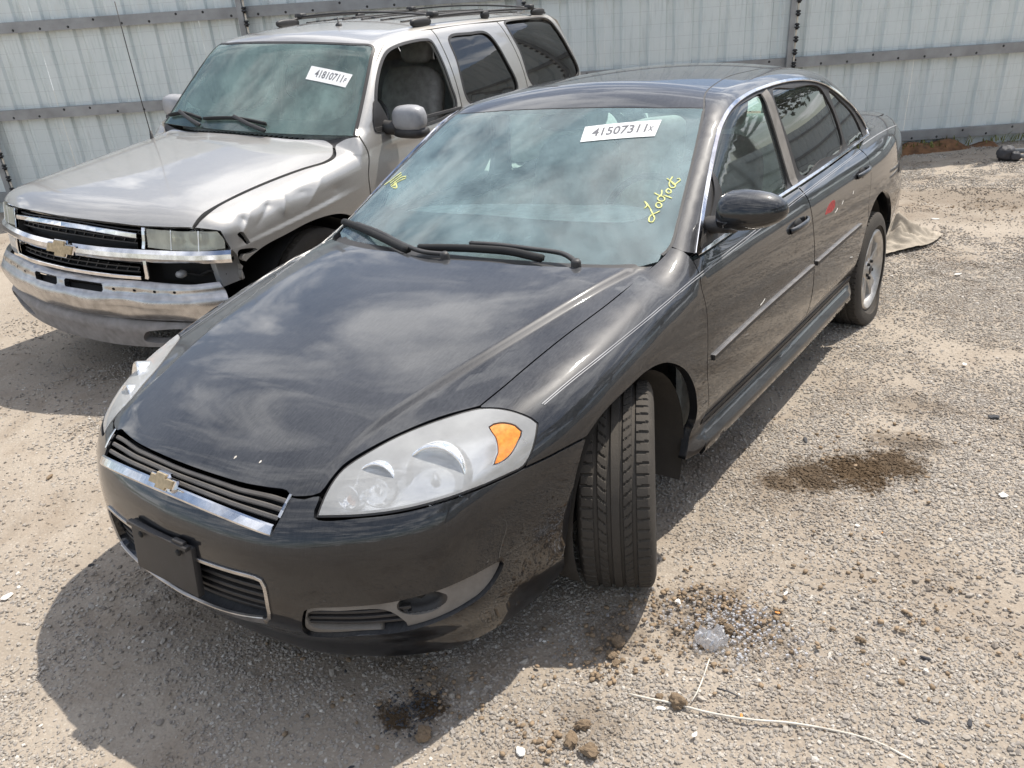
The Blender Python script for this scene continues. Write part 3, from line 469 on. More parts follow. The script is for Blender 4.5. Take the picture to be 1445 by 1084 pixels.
class Proj:
    def __init__(s,d=None,cyl=None):
        s.cyl=cyl
        if cyl is None:
            d=np.array(d,float); s.d=d/np.linalg.norm(d); a=np.array([0,0,1.]) if abs(s.d[2])<.8 else np.array([0,1.,0])
            s.e1=np.cross(a,s.d); s.e1/=np.linalg.norm(s.e1); s.e2=np.cross(s.d,s.e1)
    def to2(s,P):
        P=np.asarray(P,float)
        if s.cyl is None: return np.stack([P@s.e1,P@s.e2],1)
        x=P[:,0]-s.cyl[0]; y=P[:,1]-s.cyl[1]; return np.stack([np.arctan2(x,-y)*.9,P[:,2]],1)
    def rays(s,Q,P):
        if s.cyl is None:
            T=(np.asarray(P)@s.d).max()+.35; O=Q[:,:1]*s.e1+Q[:,1:]*s.e2+s.d*T; D=np.repeat(-s.d[None],len(Q),0); ln=T-(np.asarray(P)@s.d).min()+.5
            return O,D,0.,ln
        th=Q[:,0]/.9; dr=np.stack([np.sin(th),-np.cos(th),0*th],1); O=np.array([s.cyl[0],s.cyl[1],0])+dr*2.2; O[:,2]=Q[:,1]
        return O,-dr,0.,2.2
def panel(name,out,f,parent,m,d=None,cyl=None,holes=(),step=.035,inset=.0018,depth=.016,off=0.,label=None,flange=True,thick=False,n=150,feat=()):
    """a sheet-metal panel: 2-D outline laid on the field f along a direction, with a turned-in edge"""
    pr=Proj(d,cyl); o2=inset2(pr.to2(out),inset); hs=[inset2(pr.to2(h),-inset) for h in holes]
    lo,hi=o2.min(0),o2.max(0); gx=np.arange(lo[0]+step*.5,hi[0],step); gy=np.arange(lo[1]+step*.5,hi[1],step)
    G=np.stack(np.meshgrid(gx,gy),-1).reshape(-1,2)
    if len(G):
        k=inpoly(G,o2)
        for h in hs: k&=~inpoly(G,h)
        G=G[k]
        B=np.vstack([o2]+hs)
        fl_=[pr.to2(q) for q in feat]
        fl_=[q[inpoly(q,inset2(o2,.012))] for q in fl_]
        if fl_: B=np.vstack([B]+fl_)
        if len(G):
            dm=np.full(len(G),9.)
            for i in range(0,len(B),400): dm=np.minimum(dm,np.min(np.linalg.norm(G[:,None]-B[None,i:i+400],axis=2),1))
            G=G[dm>step*.45]
    V2=[];E=[]
    for loop in [o2]+hs:
        b=len(V2); V2+=[tuple(p) for p in loop]; E+=[(b+i,b+(i+1)%len(loop)) for i in range(len(loop))]
    if len(G) and feat:
        for q in fl_: b=len(V2); V2+=[tuple(p) for p in q]; E+=[(b+i,b+i+1) for i in range(len(q)-1)]
    V2+=[tuple(p) for p in G]
    vs,es,fs,*_=geometry.delaunay_2d_cdt([Vector(v) for v in V2],E,[],0,1e-7)
    v2=np.array([tuple(v) for v in vs]); T=np.array([tuple(x) for x in fs])
    c=v2[T].mean(1); k=inpoly(c,o2)
    for h in hs: k&=~inpoly(c,h)
    T=T[k]; used=np.unique(T); rm=-np.ones(len(v2),int); rm[used]=np.arange(len(used)); T=rm[T]; v2=v2[used]
    O,D,t0,t1=pr.rays(v2,out); P,ok=hit(f,O,D,t0,t1,n)
    if not ok.all():
        # vertices that miss the surface take the nearest hit's position along the ray
        bad=np.where(~ok)[0]; good=np.where(ok)[0]
        for b in bad:
            j=good[np.argmin(np.linalg.norm(v2[good]-v2[b],axis=1))]; P[b]=P[j]
    Nn=grad(f,P); P=P+Nn*off
    fn=np.cross(P[T[:,1]]-P[T[:,0]],P[T[:,2]]-P[T[:,0]]); sg=np.sum(fn*Nn[T].mean(1),1); T[sg<0]=T[sg<0][:,::-1]
    V=list(P); NN=list(Nn); F=[tuple(x) for x in T]; nf=len(F)
    if flange:
        cnt={}
        for tri in F:
            for a,b in ((tri[0],tri[1]),(tri[1],tri[2]),(tri[2],tri[0])): cnt[(a,b)]=1
        be=[(a,b) for a,b in cnt if (b,a) not in cnt]
        ring={}
        cen=P.mean(0)
        for a,b in be:
            for q in (a,b):
                if q not in ring:
                    i0=len(V); V.append(P[q]); V.append(P[q]-Nn[q]*depth); ring[q]=i0; NN+=[Nn[q],Nn[q]]
        vn={}
        for a,b in be:
            t=P[b]-P[a]; nn=np.cross(t,Nn[a]); nn/=np.linalg.norm(nn)+1e-12
            for q in (a,b): vn[q]=vn.get(q,0)+nn
            F.append((ring[b],ring[a],ring[a]+1,ring[b]+1))
        for q,x in vn.items():
            x=x/(np.linalg.norm(x)+1e-12); NN[ring[q]]=x; NN[ring[q]+1]=x
    return mesh_obj(name,V,F,m,parent,normals=NN,label=label)
def sweep(name,pts,nrm,prof,m,parent,closed=False,smooth=True,label=None,caps=True,round_prof=False):
    P=np.asarray(pts,float); n=len(P); Nn=np.asarray(nrm,float)
    if Nn.ndim==1: Nn=np.repeat(Nn[None],n,0)
    if closed: t=np.roll(P,-1,0)-np.roll(P,1,0)
    else: t=np.gradient(P,axis=0)
    t/=np.linalg.norm(t,axis=1,keepdims=True)+1e-12
    b=np.cross(t,Nn); b/=np.linalg.norm(b,axis=1,keepdims=True)+1e-12; nn=np.cross(b,t)
    k=len(prof); V=[]
    for i in range(n):
        for u,v in prof: V.append(P[i]+b[i]*u+nn[i]*v)
    F=[]
    for i in range(n if closed else n-1):
        j=(i+1)%n
        for a in range(k): F.append((i*k+a,i*k+(a+1)%k,j*k+(a+1)%k,j*k+a))
    if not closed and caps: F.append(tuple(range(k))[::-1]); F.append(tuple((n-1)*k+a for a in range(k)))
    o=mesh_obj(name,V,F,m,parent,smooth=smooth,label=label)
    return o
def rect(w,h,z=0.,c=.25):
    w/=2; e=min(w,h)*c
    return [(-w,z),(w,z),(w,z+h-e),(w-e,z+h),(-w+e,z+h),(-w,z+h-e)]
def circ(r,n=8,rx=None): return [((rx or r)*math.cos(2*math.pi*i/n),r*math.sin(2*math.pi*i/n)) for i in range(n)]
def tube(name,pts,r,m,parent=None,n=8,closed=False,label=None):
    P=np.asarray(pts,float); d=P[-1]-P[0] if not closed else np.cross(P[1]-P[0],P[len(P)//2]-P[0])
    ref=np.array([0,0,1.]) if abs(d[2])<.8*np.linalg.norm(d) else np.array([0,1.,0.])
    if closed: ref=d/np.linalg.norm(d)
    return sweep(name,P,ref,circ(r,n),m,parent,closed=closed,label=label)
def onf(P,f,off=0.,it=6):
    P=np.array(P,float)
    for _ in range(it):
        g=grad(f,P); e=(f(P+g*1e-3)-f(P-g*1e-3))/2e-3; P=P-g*(f(P)/np.maximum(e,.3))[:,None]
    return P+grad(f,P)*off
def strip(name,pts,f,w,h,m,parent,off=0.,closed=False,step=.02,c=.25,label=None):
    P=onf(cat_rom(pts,step,closed),f); return sweep(name,P,grad(f,P),rect(w,h,off,c),m,parent,closed,label=label,smooth=False)
def box(name,size,loc,m,parent=None,bev=.01,rot=None,seg=2,label=None,taper=None):
    bm=bmesh.new(); bmesh.ops.create_cube(bm,size=1)
    for v in bm.verts:
        v.co=Vector((v.co.x*size[0],v.co.y*size[1],v.co.z*size[2]))
        if taper and v.co.z>0: v.co.x*=taper[0]; v.co.y*=taper[1]
    if bev: bmesh.ops.bevel(bm,geom=list(bm.edges),offset=bev,segments=seg,profile=.7,affect='EDGES')
    Mx=Matrix.Translation(loc)@(rot.to_4x4() if rot is not None else Matrix.Identity(4)); bm.transform(Mx)
    me=bpy.data.meshes.new(name); bm.to_mesh(me); bm.free(); me.materials.append(m)
    me.polygons.foreach_set('use_smooth',[True]*len(me.polygons))
    try: me.set_sharp_from_angle(angle=R(35))
    except Exception: pass
    o=bpy.data.objects.new(name,me); COL.objects.link(o)
    if parent is not None: o.parent=parent
    if label: o['label']=label
    return o
def lathe_vf(prof,n=48):
    """profile [(r,z)] about +Z"""
    V=[];F=[];k=len(prof)
    for i in range(n):
        a=2*math.pi*i/n
        for r,z in prof: V.append((r*math.cos(a),r*math.sin(a),z))
    for i in range(n):
        j=(i+1)%n
        for a in range(k-1): F.append((i*k+a,j*k+a,j*k+a+1,i*k+a+1))
    return np.array(V),F
def frame(axis,up=(0,0,1)):
    z=np.array(axis,float); z/=np.linalg.norm(z); x=np.cross(np.array(up,float),z)
    if np.linalg.norm(x)<1e-3: x=np.cross((0,1,0),z)
    x/=np.linalg.norm(x); return np.stack([x,np.cross(z,x),z],1)
def lathe(name,prof,loc,axis,m,parent,n=48,label=None,sc=(1,1)):
    V,F=lathe_vf(prof,n); V=V*[sc[0],sc[1],1]; V=V@frame(axis).T+np.array(loc); return mesh_obj(name,V,F,m,parent,label=label)
def blob(name,size,loc,m,parent=None,e=2.6,rot=None,noise_k=0.,seed=0,n=(20,12),label=None):
    """superellipsoid"""
    rg=np.random.default_rng(seed); V=[];F=[]; U,W=n
    sg=lambda x,p: np.sign(x)*np.abs(x)**p
    for j in range(W+1):
        ph=-math.pi/2+math.pi*j/W
        for i in range(U):
            th=2*math.pi*i/U; q=2/e
            V.append((sg(math.cos(ph),q)*sg(math.cos(th),q)*size[0]/2,sg(math.cos(ph),q)*sg(math.sin(th),q)*size[1]/2,sg(math.sin(ph),q)*size[2]/2))
    V=np.array(V)
    if noise_k: V*=1+noise_k*(rg.random((len(V),1))-.5)
    for j in range(W):
        for i in range(U): F.append((j*U+i,j*U+(i+1)%U,(j+1)*U+(i+1)%U,(j+1)*U+i))
    if rot is not None: V=V@np.array(rot.to_matrix() if hasattr(rot,'to_matrix') else rot).T
    V=V+np.array(loc); return mesh_obj(name,V,F,m,parent,label=label)
def text_on(name,s,corners,f,off,m,parent,u0,u1,v0,v1,small=None):
    """lettering laid on the curved glass; corners = lower left, lower right, upper right, upper left"""
    cu=bpy.data.curves.new(name,'FONT'); cu.body=s; cu.resolution_u=3; cu.offset=.018
    ob=bpy.data.objects.new(name,cu); COL.objects.link(ob); dg=bpy.context.evaluated_depsgraph_get(); me=bpy.data.meshes.new_from_object(ob.evaluated_get(dg))
    co=np.array([v.co[:] for v in me.vertices]); fc=[tuple(p.vertices) for p in me.polygons]
    bpy.data.objects.remove(ob); bpy.data.curves.remove(cu); bpy.data.meshes.remove(me)
    lo,hi=co.min(0),co.max(0); u=u0+(co[:,0]-lo[0])/(hi[0]-lo[0])*(u1-u0); v=v0+(co[:,1]-lo[1])/(hi[1]-lo[1])*(v1-v0)
    A,B,C_,D_=[np.array(c) for c in corners]
    P=(A*((1-u)*(1-v))[:,None]+B*(u*(1-v))[:,None]+C_*(u*v)[:,None]+D_*((1-u)*v)[:,None]); P=onf(P,f,off)
    return mesh_obj(name,P,fc,m,parent,smooth=False)
def sheet_on(name,corners,f,off,m,parent,nu=16,nv=6,thick=.0012,label=None):
    A,B,C_,D_=[np.array(c) for c in corners]; u,v=[a.ravel() for a in np.meshgrid(np.linspace(0,1,nu),np.linspace(0,1,nv))]
    P=(A*((1-u)*(1-v))[:,None]+B*(u*(1-v))[:,None]+C_*(u*v)[:,None]+D_*((1-u)*v)[:,None]); P0=onf(P,f,off-thick);P1=onf(P,f,off)
    F=[];k=nu*nv
    for j in range(nv-1):
        for i in range(nu-1):
            a=j*nu+i; F.append((a+k,a+1+k,a+nu+1+k,a+nu+k)); F.append((a,a+nu,a+nu+1,a+1))
    bd=[i for i in range(nu)]+[nu*j+nu-1 for j in range(1,nv)]+[nu*(nv-1)+i for i in range(nu-2,-1,-1)]+[nu*j for j in range(nv-2,0,-1)]
    for a,b in zip(bd,bd[1:]+bd[:1]): F.append((a,b,b+k,a+k))
    return mesh_obj(name,np.vstack([P0,P1]),F,m,parent,smooth=False,label=label)
def tyre_vf(Ro,w,rim_r,deep=.008,na=300,pitch=64):
    """tread with four rings of grooves and cross sipes, sidewalls rounded in to the rim. axis = Z, outer side +Z"""
    h=w/2; xs=list(np.linspace(-h*.86,h*.86,61))
    side=[(Ro-.006,h*.90),(Ro-.018,h*.97),(Ro-.04,h*1.03),(Ro-.075,h*1.05),(rim_r+.03,h*.98),(rim_r+.006,h*.86),(rim_r-.012,h*.74)]
    prof=[(r,-z) for r,z in reversed(side)]+[(Ro-.004*(abs(x)/h)**2.5,x) for x in xs]+side
    k=len(prof); n0=len(side); V=np.zeros((na,k,3))
    ang=np.linspace(0,2*math.pi,na,endpoint=False); 
    for a,(r,z) in enumerate(prof):
        rr=np.full(na,r)
        if n0<=a<n0+len(xs):
            q=z/h; g=np.zeros(na)
            for c,wd in ((-.50,.045),(-.16,.05),(.17,.05),(.50,.045)):
                if abs(q-c)<wd: g[:]=1
            ph=ang/(2*math.pi)*pitch
            if abs(q)>.55: s=((ph+.35*q*np.sign(q))%1)<.2; g=np.maximum(g,s*.75)
            elif abs(q)>.2: s=((ph+1.6*(abs(q)-.2)**1.4*3+.3*np.sign(q))%1)<.17; g=np.maximum(g,s*.65)
            rr=rr-g*deep
        V[:,a,0]=rr*np.cos(ang); V[:,a,1]=rr*np.sin(ang); V[:,a,2]=z
    F=[]
    for i in range(na):
        j=(i+1)%na
        for a in range(k-1): F.append((i*k+a,j*k+a,j*k+a+1,i*k+a+1))
    return V.reshape(-1,3),F
def spoke_rim_vf(rr,w,off,ns=5):
    """barrel, lip, hub and ns broad spokes joined in one mesh; outer face +Z at height off"""
    V=[];F=[]
    def add(v,f):
        b=len(V); V.extend([tuple(x) for x in v]); F.extend([tuple(b+i for i in q) for q in f])
    v,f=lathe_vf([(rr-.004,-w/2),(rr-.03,-w/2+.02),(rr-.045,off-.05),(rr-.035,off-.018),(rr-.020,off+.002),(rr-.004,off+.010),(rr+.006,off+.004),(rr+.006,off-.012)],60); add(v,f)
    v,f=lathe_vf([(.0,off-.006),(.028,off-.006),(.034,off-.012),(.060,off-.014),(.068,off-.022),(.070,off-.055),(0,off-.056)],30); add(v,f)
    v,f=lathe_vf([(.0,-w*.1),(.16,-w*.1),(.16,-w*.1-.012),(0,-w*.1-.012)],40); add(v,f)
    for i in range(ns):
        a=2*math.pi*i/ns+.3; ca,sa=math.cos(a),math.sin(a)
        secs=[(.055,.034,off-.016),(.10,.036,off-.012),(.15,.044,off-.008),(rr-.028,.060,off-.010)]
        v=[];f=[]
        for (r,hw,z) in secs:
            for (t,dz) in ((-hw,-.034),(-hw,-.006),(-hw*.7,0),(0,-.006),(hw*.7,0),(hw,-.006),(hw,-.034)):
                v.append((r*ca-t*sa,r*sa+t*ca,z+dz))
        for s in range(len(secs)-1):
            for q in range(7): f.append((s*7+q,s*7+(q+1)%7,(s+1)*7+(q+1)%7,(s+1)*7+q))
        f.append(tuple(range(7))[::-1]); add(v,f)
    return np.array(V),F
def wheel(parent,loc,axis,Ro,w,rim_r,spin=0.,flat=0.,off=.075,ground=0.,zmap=None,name='wheel',na=300):
    Fm=frame(axis); c,s=math.cos(spin),math.sin(spin); S=np.array([[c,-s,0],[s,c,0],[0,0,1]])
    def place(V): return (V@S.T)@Fm.T+np.array(loc)
    V,F=spoke_rim_vf(rim_r,w*.9,off); rim=mesh_obj(name,place(V),F,MAT['alloy'],parent,smooth=True)
    try: rim.data.set_sharp_from_angle(angle=R(40))
    except Exception: pass
    V,F=tyre_vf(Ro,w,rim_r,na=na); T=place(V); ax=np.array(axis,float)/np.linalg.norm(axis)
    zz=T[:,2]-ground; lim=.002
    low=np.clip((.11-zz)/.11,0,1.6)*flat; lat=((T-np.array(loc))@ax)
    T=T+ax*(low*.22*lat)[:,None]
    T[:,2]=np.maximum(T[:,2],ground+lim)
    ty=mesh_obj('tyre',T,F,MAT['rubber'],rim,smooth=True)
    try: ty.data.set_sharp_from_angle(angle=R(30))
    except Exception: pass
    lathe('hub_cap',[(0,.006),(.02,.006),(.026,.002),(.028,-.01)],np.array(loc)+ax*(off-.006),axis,MAT['plastic'],rim,n=20)
    for i in range(5):
        a=2*math.pi*(i+.5)/5+.3+spin; p=Fm@np.array([.05*math.cos(a),.05*math.sin(a),off-.012])+np.array(loc)
        lathe('wheel_nut',[(0,.012),(.008,.012),(.010,.008),(.010,-.01)],p,axis,MAT['void'],rim,n=8)
    return rim
A={k:np.array(v) for k,v in DATA.items()}
# ------------------------------------------------------------------ black sedan
sedan=thing('sedan','dusty black sedan in front with lot sticker and yellow writing on its windscreen','car',(0,0,0))
S=sedan; BK=MAT['black']
def xs(a,x): q=np.array(a,float).copy(); q[0]=x; return q
# --- hood
hf=A['hood_front'][A['hood_front'][:,0]>.15]; hr=A['hood_rear'][A['hood_rear'][:,0]>.15]
hfc=np.vstack([mir(hf),[[0,hf[0][1]-.012,hf[0][2]]],hf]); hrc=np.vstack([hr,[[0,hr[-1][1]-.022,hr[-1][2]]],mir(hr)])
yy=np.linspace(.12,1.46,90); cre=[np.stack([s*(sCr(yy)+o),yy,sZh(yy)],1) for s in (1,-1) for o in (-.0175,-.009,0.,.009,.0175)]
hood=panel('hood',outline(hfc,A['hood_lamp'],A['hood_side'],hrc,mir(A['hood_side']),mir(A['hood_lamp'])),sed_f,S,BK,d=(0,-.25,1),depth=.022,step=.035,feat=cre)
panel('hood_light_blocker',outline(hfc,A['hood_lamp'],A['hood_side'],hrc,mir(A['hood_side']),mir(A['hood_lamp'])),sed_f,hood,MAT['void'],d=(0,-.25,1),step=.08,off=-.05,inset=-.012,flange=False)  # unseen dark sheet added to stop sunlight leaking through the hood gaps
# two raised bird droppings / chips on the nose of the hood
for i,(x,y,a) in enumerate(((.165,.10,.0035),(.255,.115,.0028))):
    q_=onf([[x+a*(1+.3*math.sin(3*t+i))*math.cos(t),y+a*1.9*(1+.25*math.cos(4*t))*math.sin(t),.75] for t in np.linspace(0,6.283,10,endpoint=False)],sed_f,.0007); mesh_obj('bird_dropping',list(q_)+[q_.mean(0)+grad(sed_f,q_.mean(0)[None])[0]*.0008],[(j,(j+1)%10,10) for j in range(10)],MAT['cord'],hood)
# --- front wings
corner=np.array([(.776,1.491,.994),(.772,1.452,.976),A['hood_side'][-1]])
fb=A['fender_back']
fender=panel('fender',outline(A['fender_seam'],A['arch_up'],[A['arch_up'][-1],(.868,1.47,.243),(.874,1.516,.262),fb[0]],fb,corner,A['hood_side'][::-1],A['lamp_top'][7:],A['lamp_low'][:4]),sed_f,S,BK,d=(1,-.12,.5),depth=.03)
mirror_obj(fender)
# --- front bumper
bar=np.array([(x,0,.624) for x in np.linspace(-.405,.405,15)]); bar[:,1]=.0; bar=onf(bar,sed_f)
bl=A['fascia_lamp']; low=np.array([A['arch_front'][-1],(.825,.66,.245),(.80,.56,.205),(.72,.335,.190),(.59,.18,.186),(.35,.06,.184),(0,0,.184)])
half=[bl,A['fascia_seam'],A['arch_front'],low]
lg=np.array([(x,-.03,.484) for x in np.linspace(-.35,.35,9)]+[(.366,-.02,.478),(.371,-.015,.46),(.366,-.012,.40),(.358,-.012,.356),(.346,-.014,.346)]+[(x,-.03,.346-.034*(1-(x/.345)**2)) for x in np.linspace(.30,-.30,9)]+[(-.346,-.014,.346),(-.358,-.012,.356),(-.366,-.012,.40),(-.371,-.015,.46),(-.366,-.02,.478)])
lgo=cat_rom(lg,.02,True); fogo=cat_rom(A['fog'],.015,True); fogr=fogo*[-1,1,1]
up=lambda P:[np.array([(P[0],P[1],P[2])])]
botc=np.vstack([low,mir(low)[1:]])
fas=outline(bar,[bar[-1],(.409,.07,.66),bl[0]],bl,A['fascia_seam'],A['arch_front'],botc,mir(A['arch_front']),mir(A['fascia_seam']),mir(bl),[mir(bl)[-1],(-.409,.07,.66),bar[0]])
bumper=panel('front_bumper',fas,sed_f,S,BK,cyl=(0,1.1),holes=[lgo,fogo,fogr],depth=.03)
# lower grille
panel('lower_grille',lgo,sed_f,S,MAT['void'],d=(0,-1,0),off=-.055,flange=False)
gri=bpy.data.objects['lower_grille']
for z in (.352,.378,.404,.43,.456):
    strip('slat',[(x,-.03,z) for x in np.linspace(-.36,.36,12)],sed_f,.012,.018,MAT['plastic'],gri,off=-.04)
for x in (-.24,-.12,0,.12,.24): strip('grille_bar',[(x,-.03,.335),(x,-.03,.47)],sed_f,.006,.012,MAT['plastic'],gri,off=-.05)
strip('grille_surround',lg,sed_f,.011,.006,MAT['chrome_dirty'],gri,off=-.001,closed=True)
strip('chrome_lip',[(x,-.03,.342-.030*(1-(x/.345)**2)) for x in np.linspace(-.345,.345,15)],sed_f,.024,.008,MAT['chrome_dirty'],gri,off=.0)
# front plate bracket
pb=box('plate_bracket',(.295,.022,.150),(-.006,-.055,.447),MAT['plastic'],S,bev=.008,rot=Matrix.Rotation(R(-6),3,'X'))
box('bracket_lip',(.285,.018,.012),(-.006,-.062,.523),MAT['plastic'],pb,bev=.004)
box('bracket_tab',(.05,.016,.020),(.095,-.059,.527),MAT['plastic'],pb,bev=.006)
for x in (-.09,.09): lathe('screw_hole',[(0,.002),(.006,.002),(.009,.0005),(.010,-.004)],(x,-.070,.500),(0,-1,0),MAT['void'],pb,n=12)
# fog pockets
def fog(s):
    f3=fogo*[s,1,1]
    def mx(P): return np.array(P)*[s,1,1]
    slat_hole=cat_rom(mx([(.462,.03,.318),(.462,.03,.376),(.54,.07,.388),(.63,.14,.386),(.655,.17,.35),(.66,.18,.315),(.57,.10,.318)]),.02,True)
    c=mx(A['fogc'])[0]; a=np.linspace(0,2*math.pi,26,endpoint=False)
    t1=np.array([s*.75,.65,0]); t1/=np.linalg.norm(t1); circ_=np.array([c+t1*.062*math.cos(q)+np.array([0,0,.034])*math.sin(q) for q in a])
    b=panel('fog_lamp_bezel',f3,sed_f,S,MAT['greyplastic'],cyl=(0,1.1),holes=[slat_hole,circ_],off=-.012,depth=.02)
    panel('bezel_recess',slat_hole,sed_f,b,MAT['void'],cyl=(0,1.1),off=-.045,inset=-.016,depth=-.030)
    for z0 in (.335,.355,.374):
        strip('slat',mx([(.455,.03,z0),(.54,.07,z0+.004),(.62,.13,z0+.006),(.672,.19,z0+.006)]),sed_f,.009,.014,MAT['plastic'],b,off=-.032)
    nrm=grad(sed_f,np.array([c]))[0]
    lathe('fog_lamp_socket',[(.0,-.045),(.03,-.043),(.05,-.03),(.062,-.004),(.066,-.006)],c-nrm*.012,nrm,MAT['plastic'],b,n=28,sc=(1.0,.58))
    lathe('fog_lamp_bulb',[(0,.012),(.010,.010),(.016,.0),(.016,-.02)],c-nrm*.045+np.array([0,0,.008]),nrm,MAT['void'],b,n=16)
fog(1); fog(-1)
# --- upper grille
ug=panel('upper_grille',outline(bar,[bar[-1],(.405,.08,.688)],mir(hfc)[::1] if False else np.vstack([[(.404,.095,.69)],hfc[::-1][1:-1],[(-.404,.095,.69)]]),[(-.405,.08,.688),bar[0]]),sed_f,S,MAT['void'],d=(0,-1,.45),off=-.05,depth=-.045)
hx=np.array(sorted(hfc.tolist())); xq=np.linspace(-.398,.398,16)
be=np.stack([xq]+[np.interp(xq,bar[:,0],bar[:,i]) for i in (1,2)],1)+[0,.012,.022]; he=np.stack([xq]+[np.interp(xq,hx[:,0],hx[:,i]) for i in (1,2)],1)
for q in (.16,.46,.76): strip('slat',be*(1-q)+he*q,sed_f,.013,.012,MAT['slat'],ug,off=-.018,c=.45)
gb=strip('chrome_bar',[(x,0,.634-.002*(x/.4)**2) for x in np.linspace(-.408,.408,20)],sed_f,.030,.010,MAT['chrome'],ug,off=-.002,c=.45)
for s in (1,-1): strip('chrome_upright',[(s*.406,.05,.64),(s*.409,.075,.667),(s*.410,.092,.688)],sed_f,.009,.007,MAT['chrome'],ug,off=-.001)
0 and strip('chrome_upper_edge',[(x,.06,.682) if abs(x)<.2 else (x,.08,.684) for x in np.linspace(-.40,.40,18)],sed_f,.004,.004,MAT['chrome'],ug,off=-.010)
def bowtie(name,w,h,th,loc,nrm,m,parent,edge):
    P=[(-.5,-.27),(-.40,.27),(-.21,.27),(-.15,.5),(.23,.5),(.19,.27),(.5,.27),(.40,-.27),(.21,-.27),(.15,-.5),(-.23,-.5),(-.19,-.27)]
    Fm=frame(nrm); out_=None
    for nm,k,t0,t1,mm in ((name,1.0,0.,th,m),('emblem_rim',1.10,-.004,th*.62,edge)):
        V=[];n=len(P)
        for t,kk in ((t0,k),(t1-.0025,k),(t1,k*.94)):
            for x,y in P:
                V.append(Fm@np.array([x*w*kk,y*h*kk,t])+np.array(loc))
        F=[(l*n+i,l*n+(i+1)%n,(l+1)*n+(i+1)%n,(l+1)*n+i) for l in (0,1) for i in range(n)]+[tuple(2*n+i for i in range(n))]
        o=mesh_obj(nm,V,F,mm,parent if out_ is None else out_,smooth=False)
        if out_ is None: out_=o
    return out_
bowtie('emblem',.116,.046,.014,(0,-.004,.664),(0,-1,.38),MAT['gold'],S,MAT['chrome'])
# --- headlamps
def lamp(s):
    def mx(P): return np.array(P)*[s,1,1]
    lo=outline(mx(A['lamp_top']),mx(A['lamp_low']),step=.015)
    dd=(s*.6,-1,.5)
    h=panel('headlight',lo,sed_f,S,MAT['bezel'],d=dd,off=-.062,inset=.010,depth=-.056,step=.03)
    am=cat_rom(mx(A['amber'].mean(0)+(A['amber']-A['amber'].mean(0))*.9),.015,True)
    panel('lens',lo,sed_f,h,MAT['lens'],d=dd,holes=[am],off=-.001,inset=.003,depth=.012,step=.02)
    strip('lamp_seal',lo,sed_f,.006,.006,MAT['plastic'],h,off=-.009,closed=True)
    for i,(rr,ax,dp) in enumerate(((.078,(.42*s,-1,.28),.034),(.055,(.30*s,-1,.28),.028),(.030,(.25*s,-1,.3),.024))):
        c=mx(A['lampc'])[i]; n=grad(sed_f,np.array([c]))[0]; k=rr/.08
        lathe('reflector_bowl',[(0,-.055*k),(.018*k,-.052*k),(.045*k,-.038*k),(.066*k,-.016*k),(.076*k,.0),(.082*k,.004*k),(.086*k,-.004),(.086*k,-.05)],c-n*dp,ax,MAT['reflector'],h,n=40)
        blob('lamp_bulb',(.03*k,.03*k,.05*k),c-n*(dp+.03*k),MAT['bezel'] if i<2 else MAT['amber'],h,e=2,n=(12,8))
    panel('amber_marker',am,sed_f,h,MAT['amber'],d=dd,off=-.003,depth=.02,step=.02,inset=.0005)
lamp(1); lamp(-1)
# --- side: roof rail and rear quarter in one pressing
trim=A['trim']; tl=A['trim_low']
rail=np.vstack([A['roof_seam'],[(.522,3.1,1.445),(.53,3.4,1.42),(.55,3.6,1.38)]])
cpil=np.array([(.55,3.6,1.38),(.60,3.85,1.27),(.65,4.08,1.15),(.69,4.28,1.06)])
deck=np.array([(.69,4.28,1.06),(.70,4.5,1.05),(.69,4.75,1.03),(.67,4.9,1.01)])
tail=np.array([(.67,4.9,1.01),(.70,4.93,.93),(.72,4.92,.86),(.76,4.86,.78),(.83,4.70,.70),(.89,4.40,.60),(.905,4.23,.50)])
th=np.linspace(math.atan2(.15,.375),math.pi-math.atan2(.30,.245),14)
archr=np.array([(.905,3.845+.392*math.cos(q),.335+.39*math.sin(q)) for q in th])
rdoor=np.array([(.915,3.592,.637),(.911,3.584,.712),(.901,3.632,.80),(.890,3.662,.86),(.878,3.672,.905),(.83,3.70,.99)])
quarter=panel('quarter_panel',outline(A['ws_right'][2:][::1],rail,cpil,deck,tail,archr,rdoor,[rdoor[-1],(.795,3.9,1.003),tl[0]],trim[::-1],[trim[0],(.82,1.50,.982),A['ws_right'][2]]),sed_f,S,BK,d=(1,.12,.45),depth=.02)
mirror_obj(quarter)
# --- doors
dz=np.array([0,0,-.012])
top_f=np.array([tl[-1],tl[-2],tl[-3],tl[-4],(.823,2.645,.985)])+dz
fdoor=panel('front_door',outline(fb[:6],[fb[5],(.850,1.507,.952)],top_f,[top_f[-1],(.885,2.646,.905),(.918,2.650,.62),(.889,2.650,.362)],[(.889,2.650,.362),(.892,2.1,.362),(.890,1.526,.366),fb[0]]),sed_f,S,BK,d=(1,0,.2),depth=.02)
mirror_obj(fdoor)
top_r=np.array([(.823,2.655,.985),tl[3],tl[2],tl[1],(.806,3.69,1.0)])+dz
arc2=np.array([(.889,3.455,.362),(.895,3.478,.44),(.91,3.535,.56),(.915,3.590,.637)])
rd=panel('rear_door',outline([(.889,2.655,.362),(.918,2.655,.62),(.885,2.651,.905),top_r[0]],top_r,[top_r[-1]]+list(rdoor[::-1][1:]),arc2[::-1],[arc2[0],(.892,3.0,.362),(.889,2.655,.362)]),sed_f,S,BK,d=(1,0,.2),depth=.02)
mirror_obj(rd)
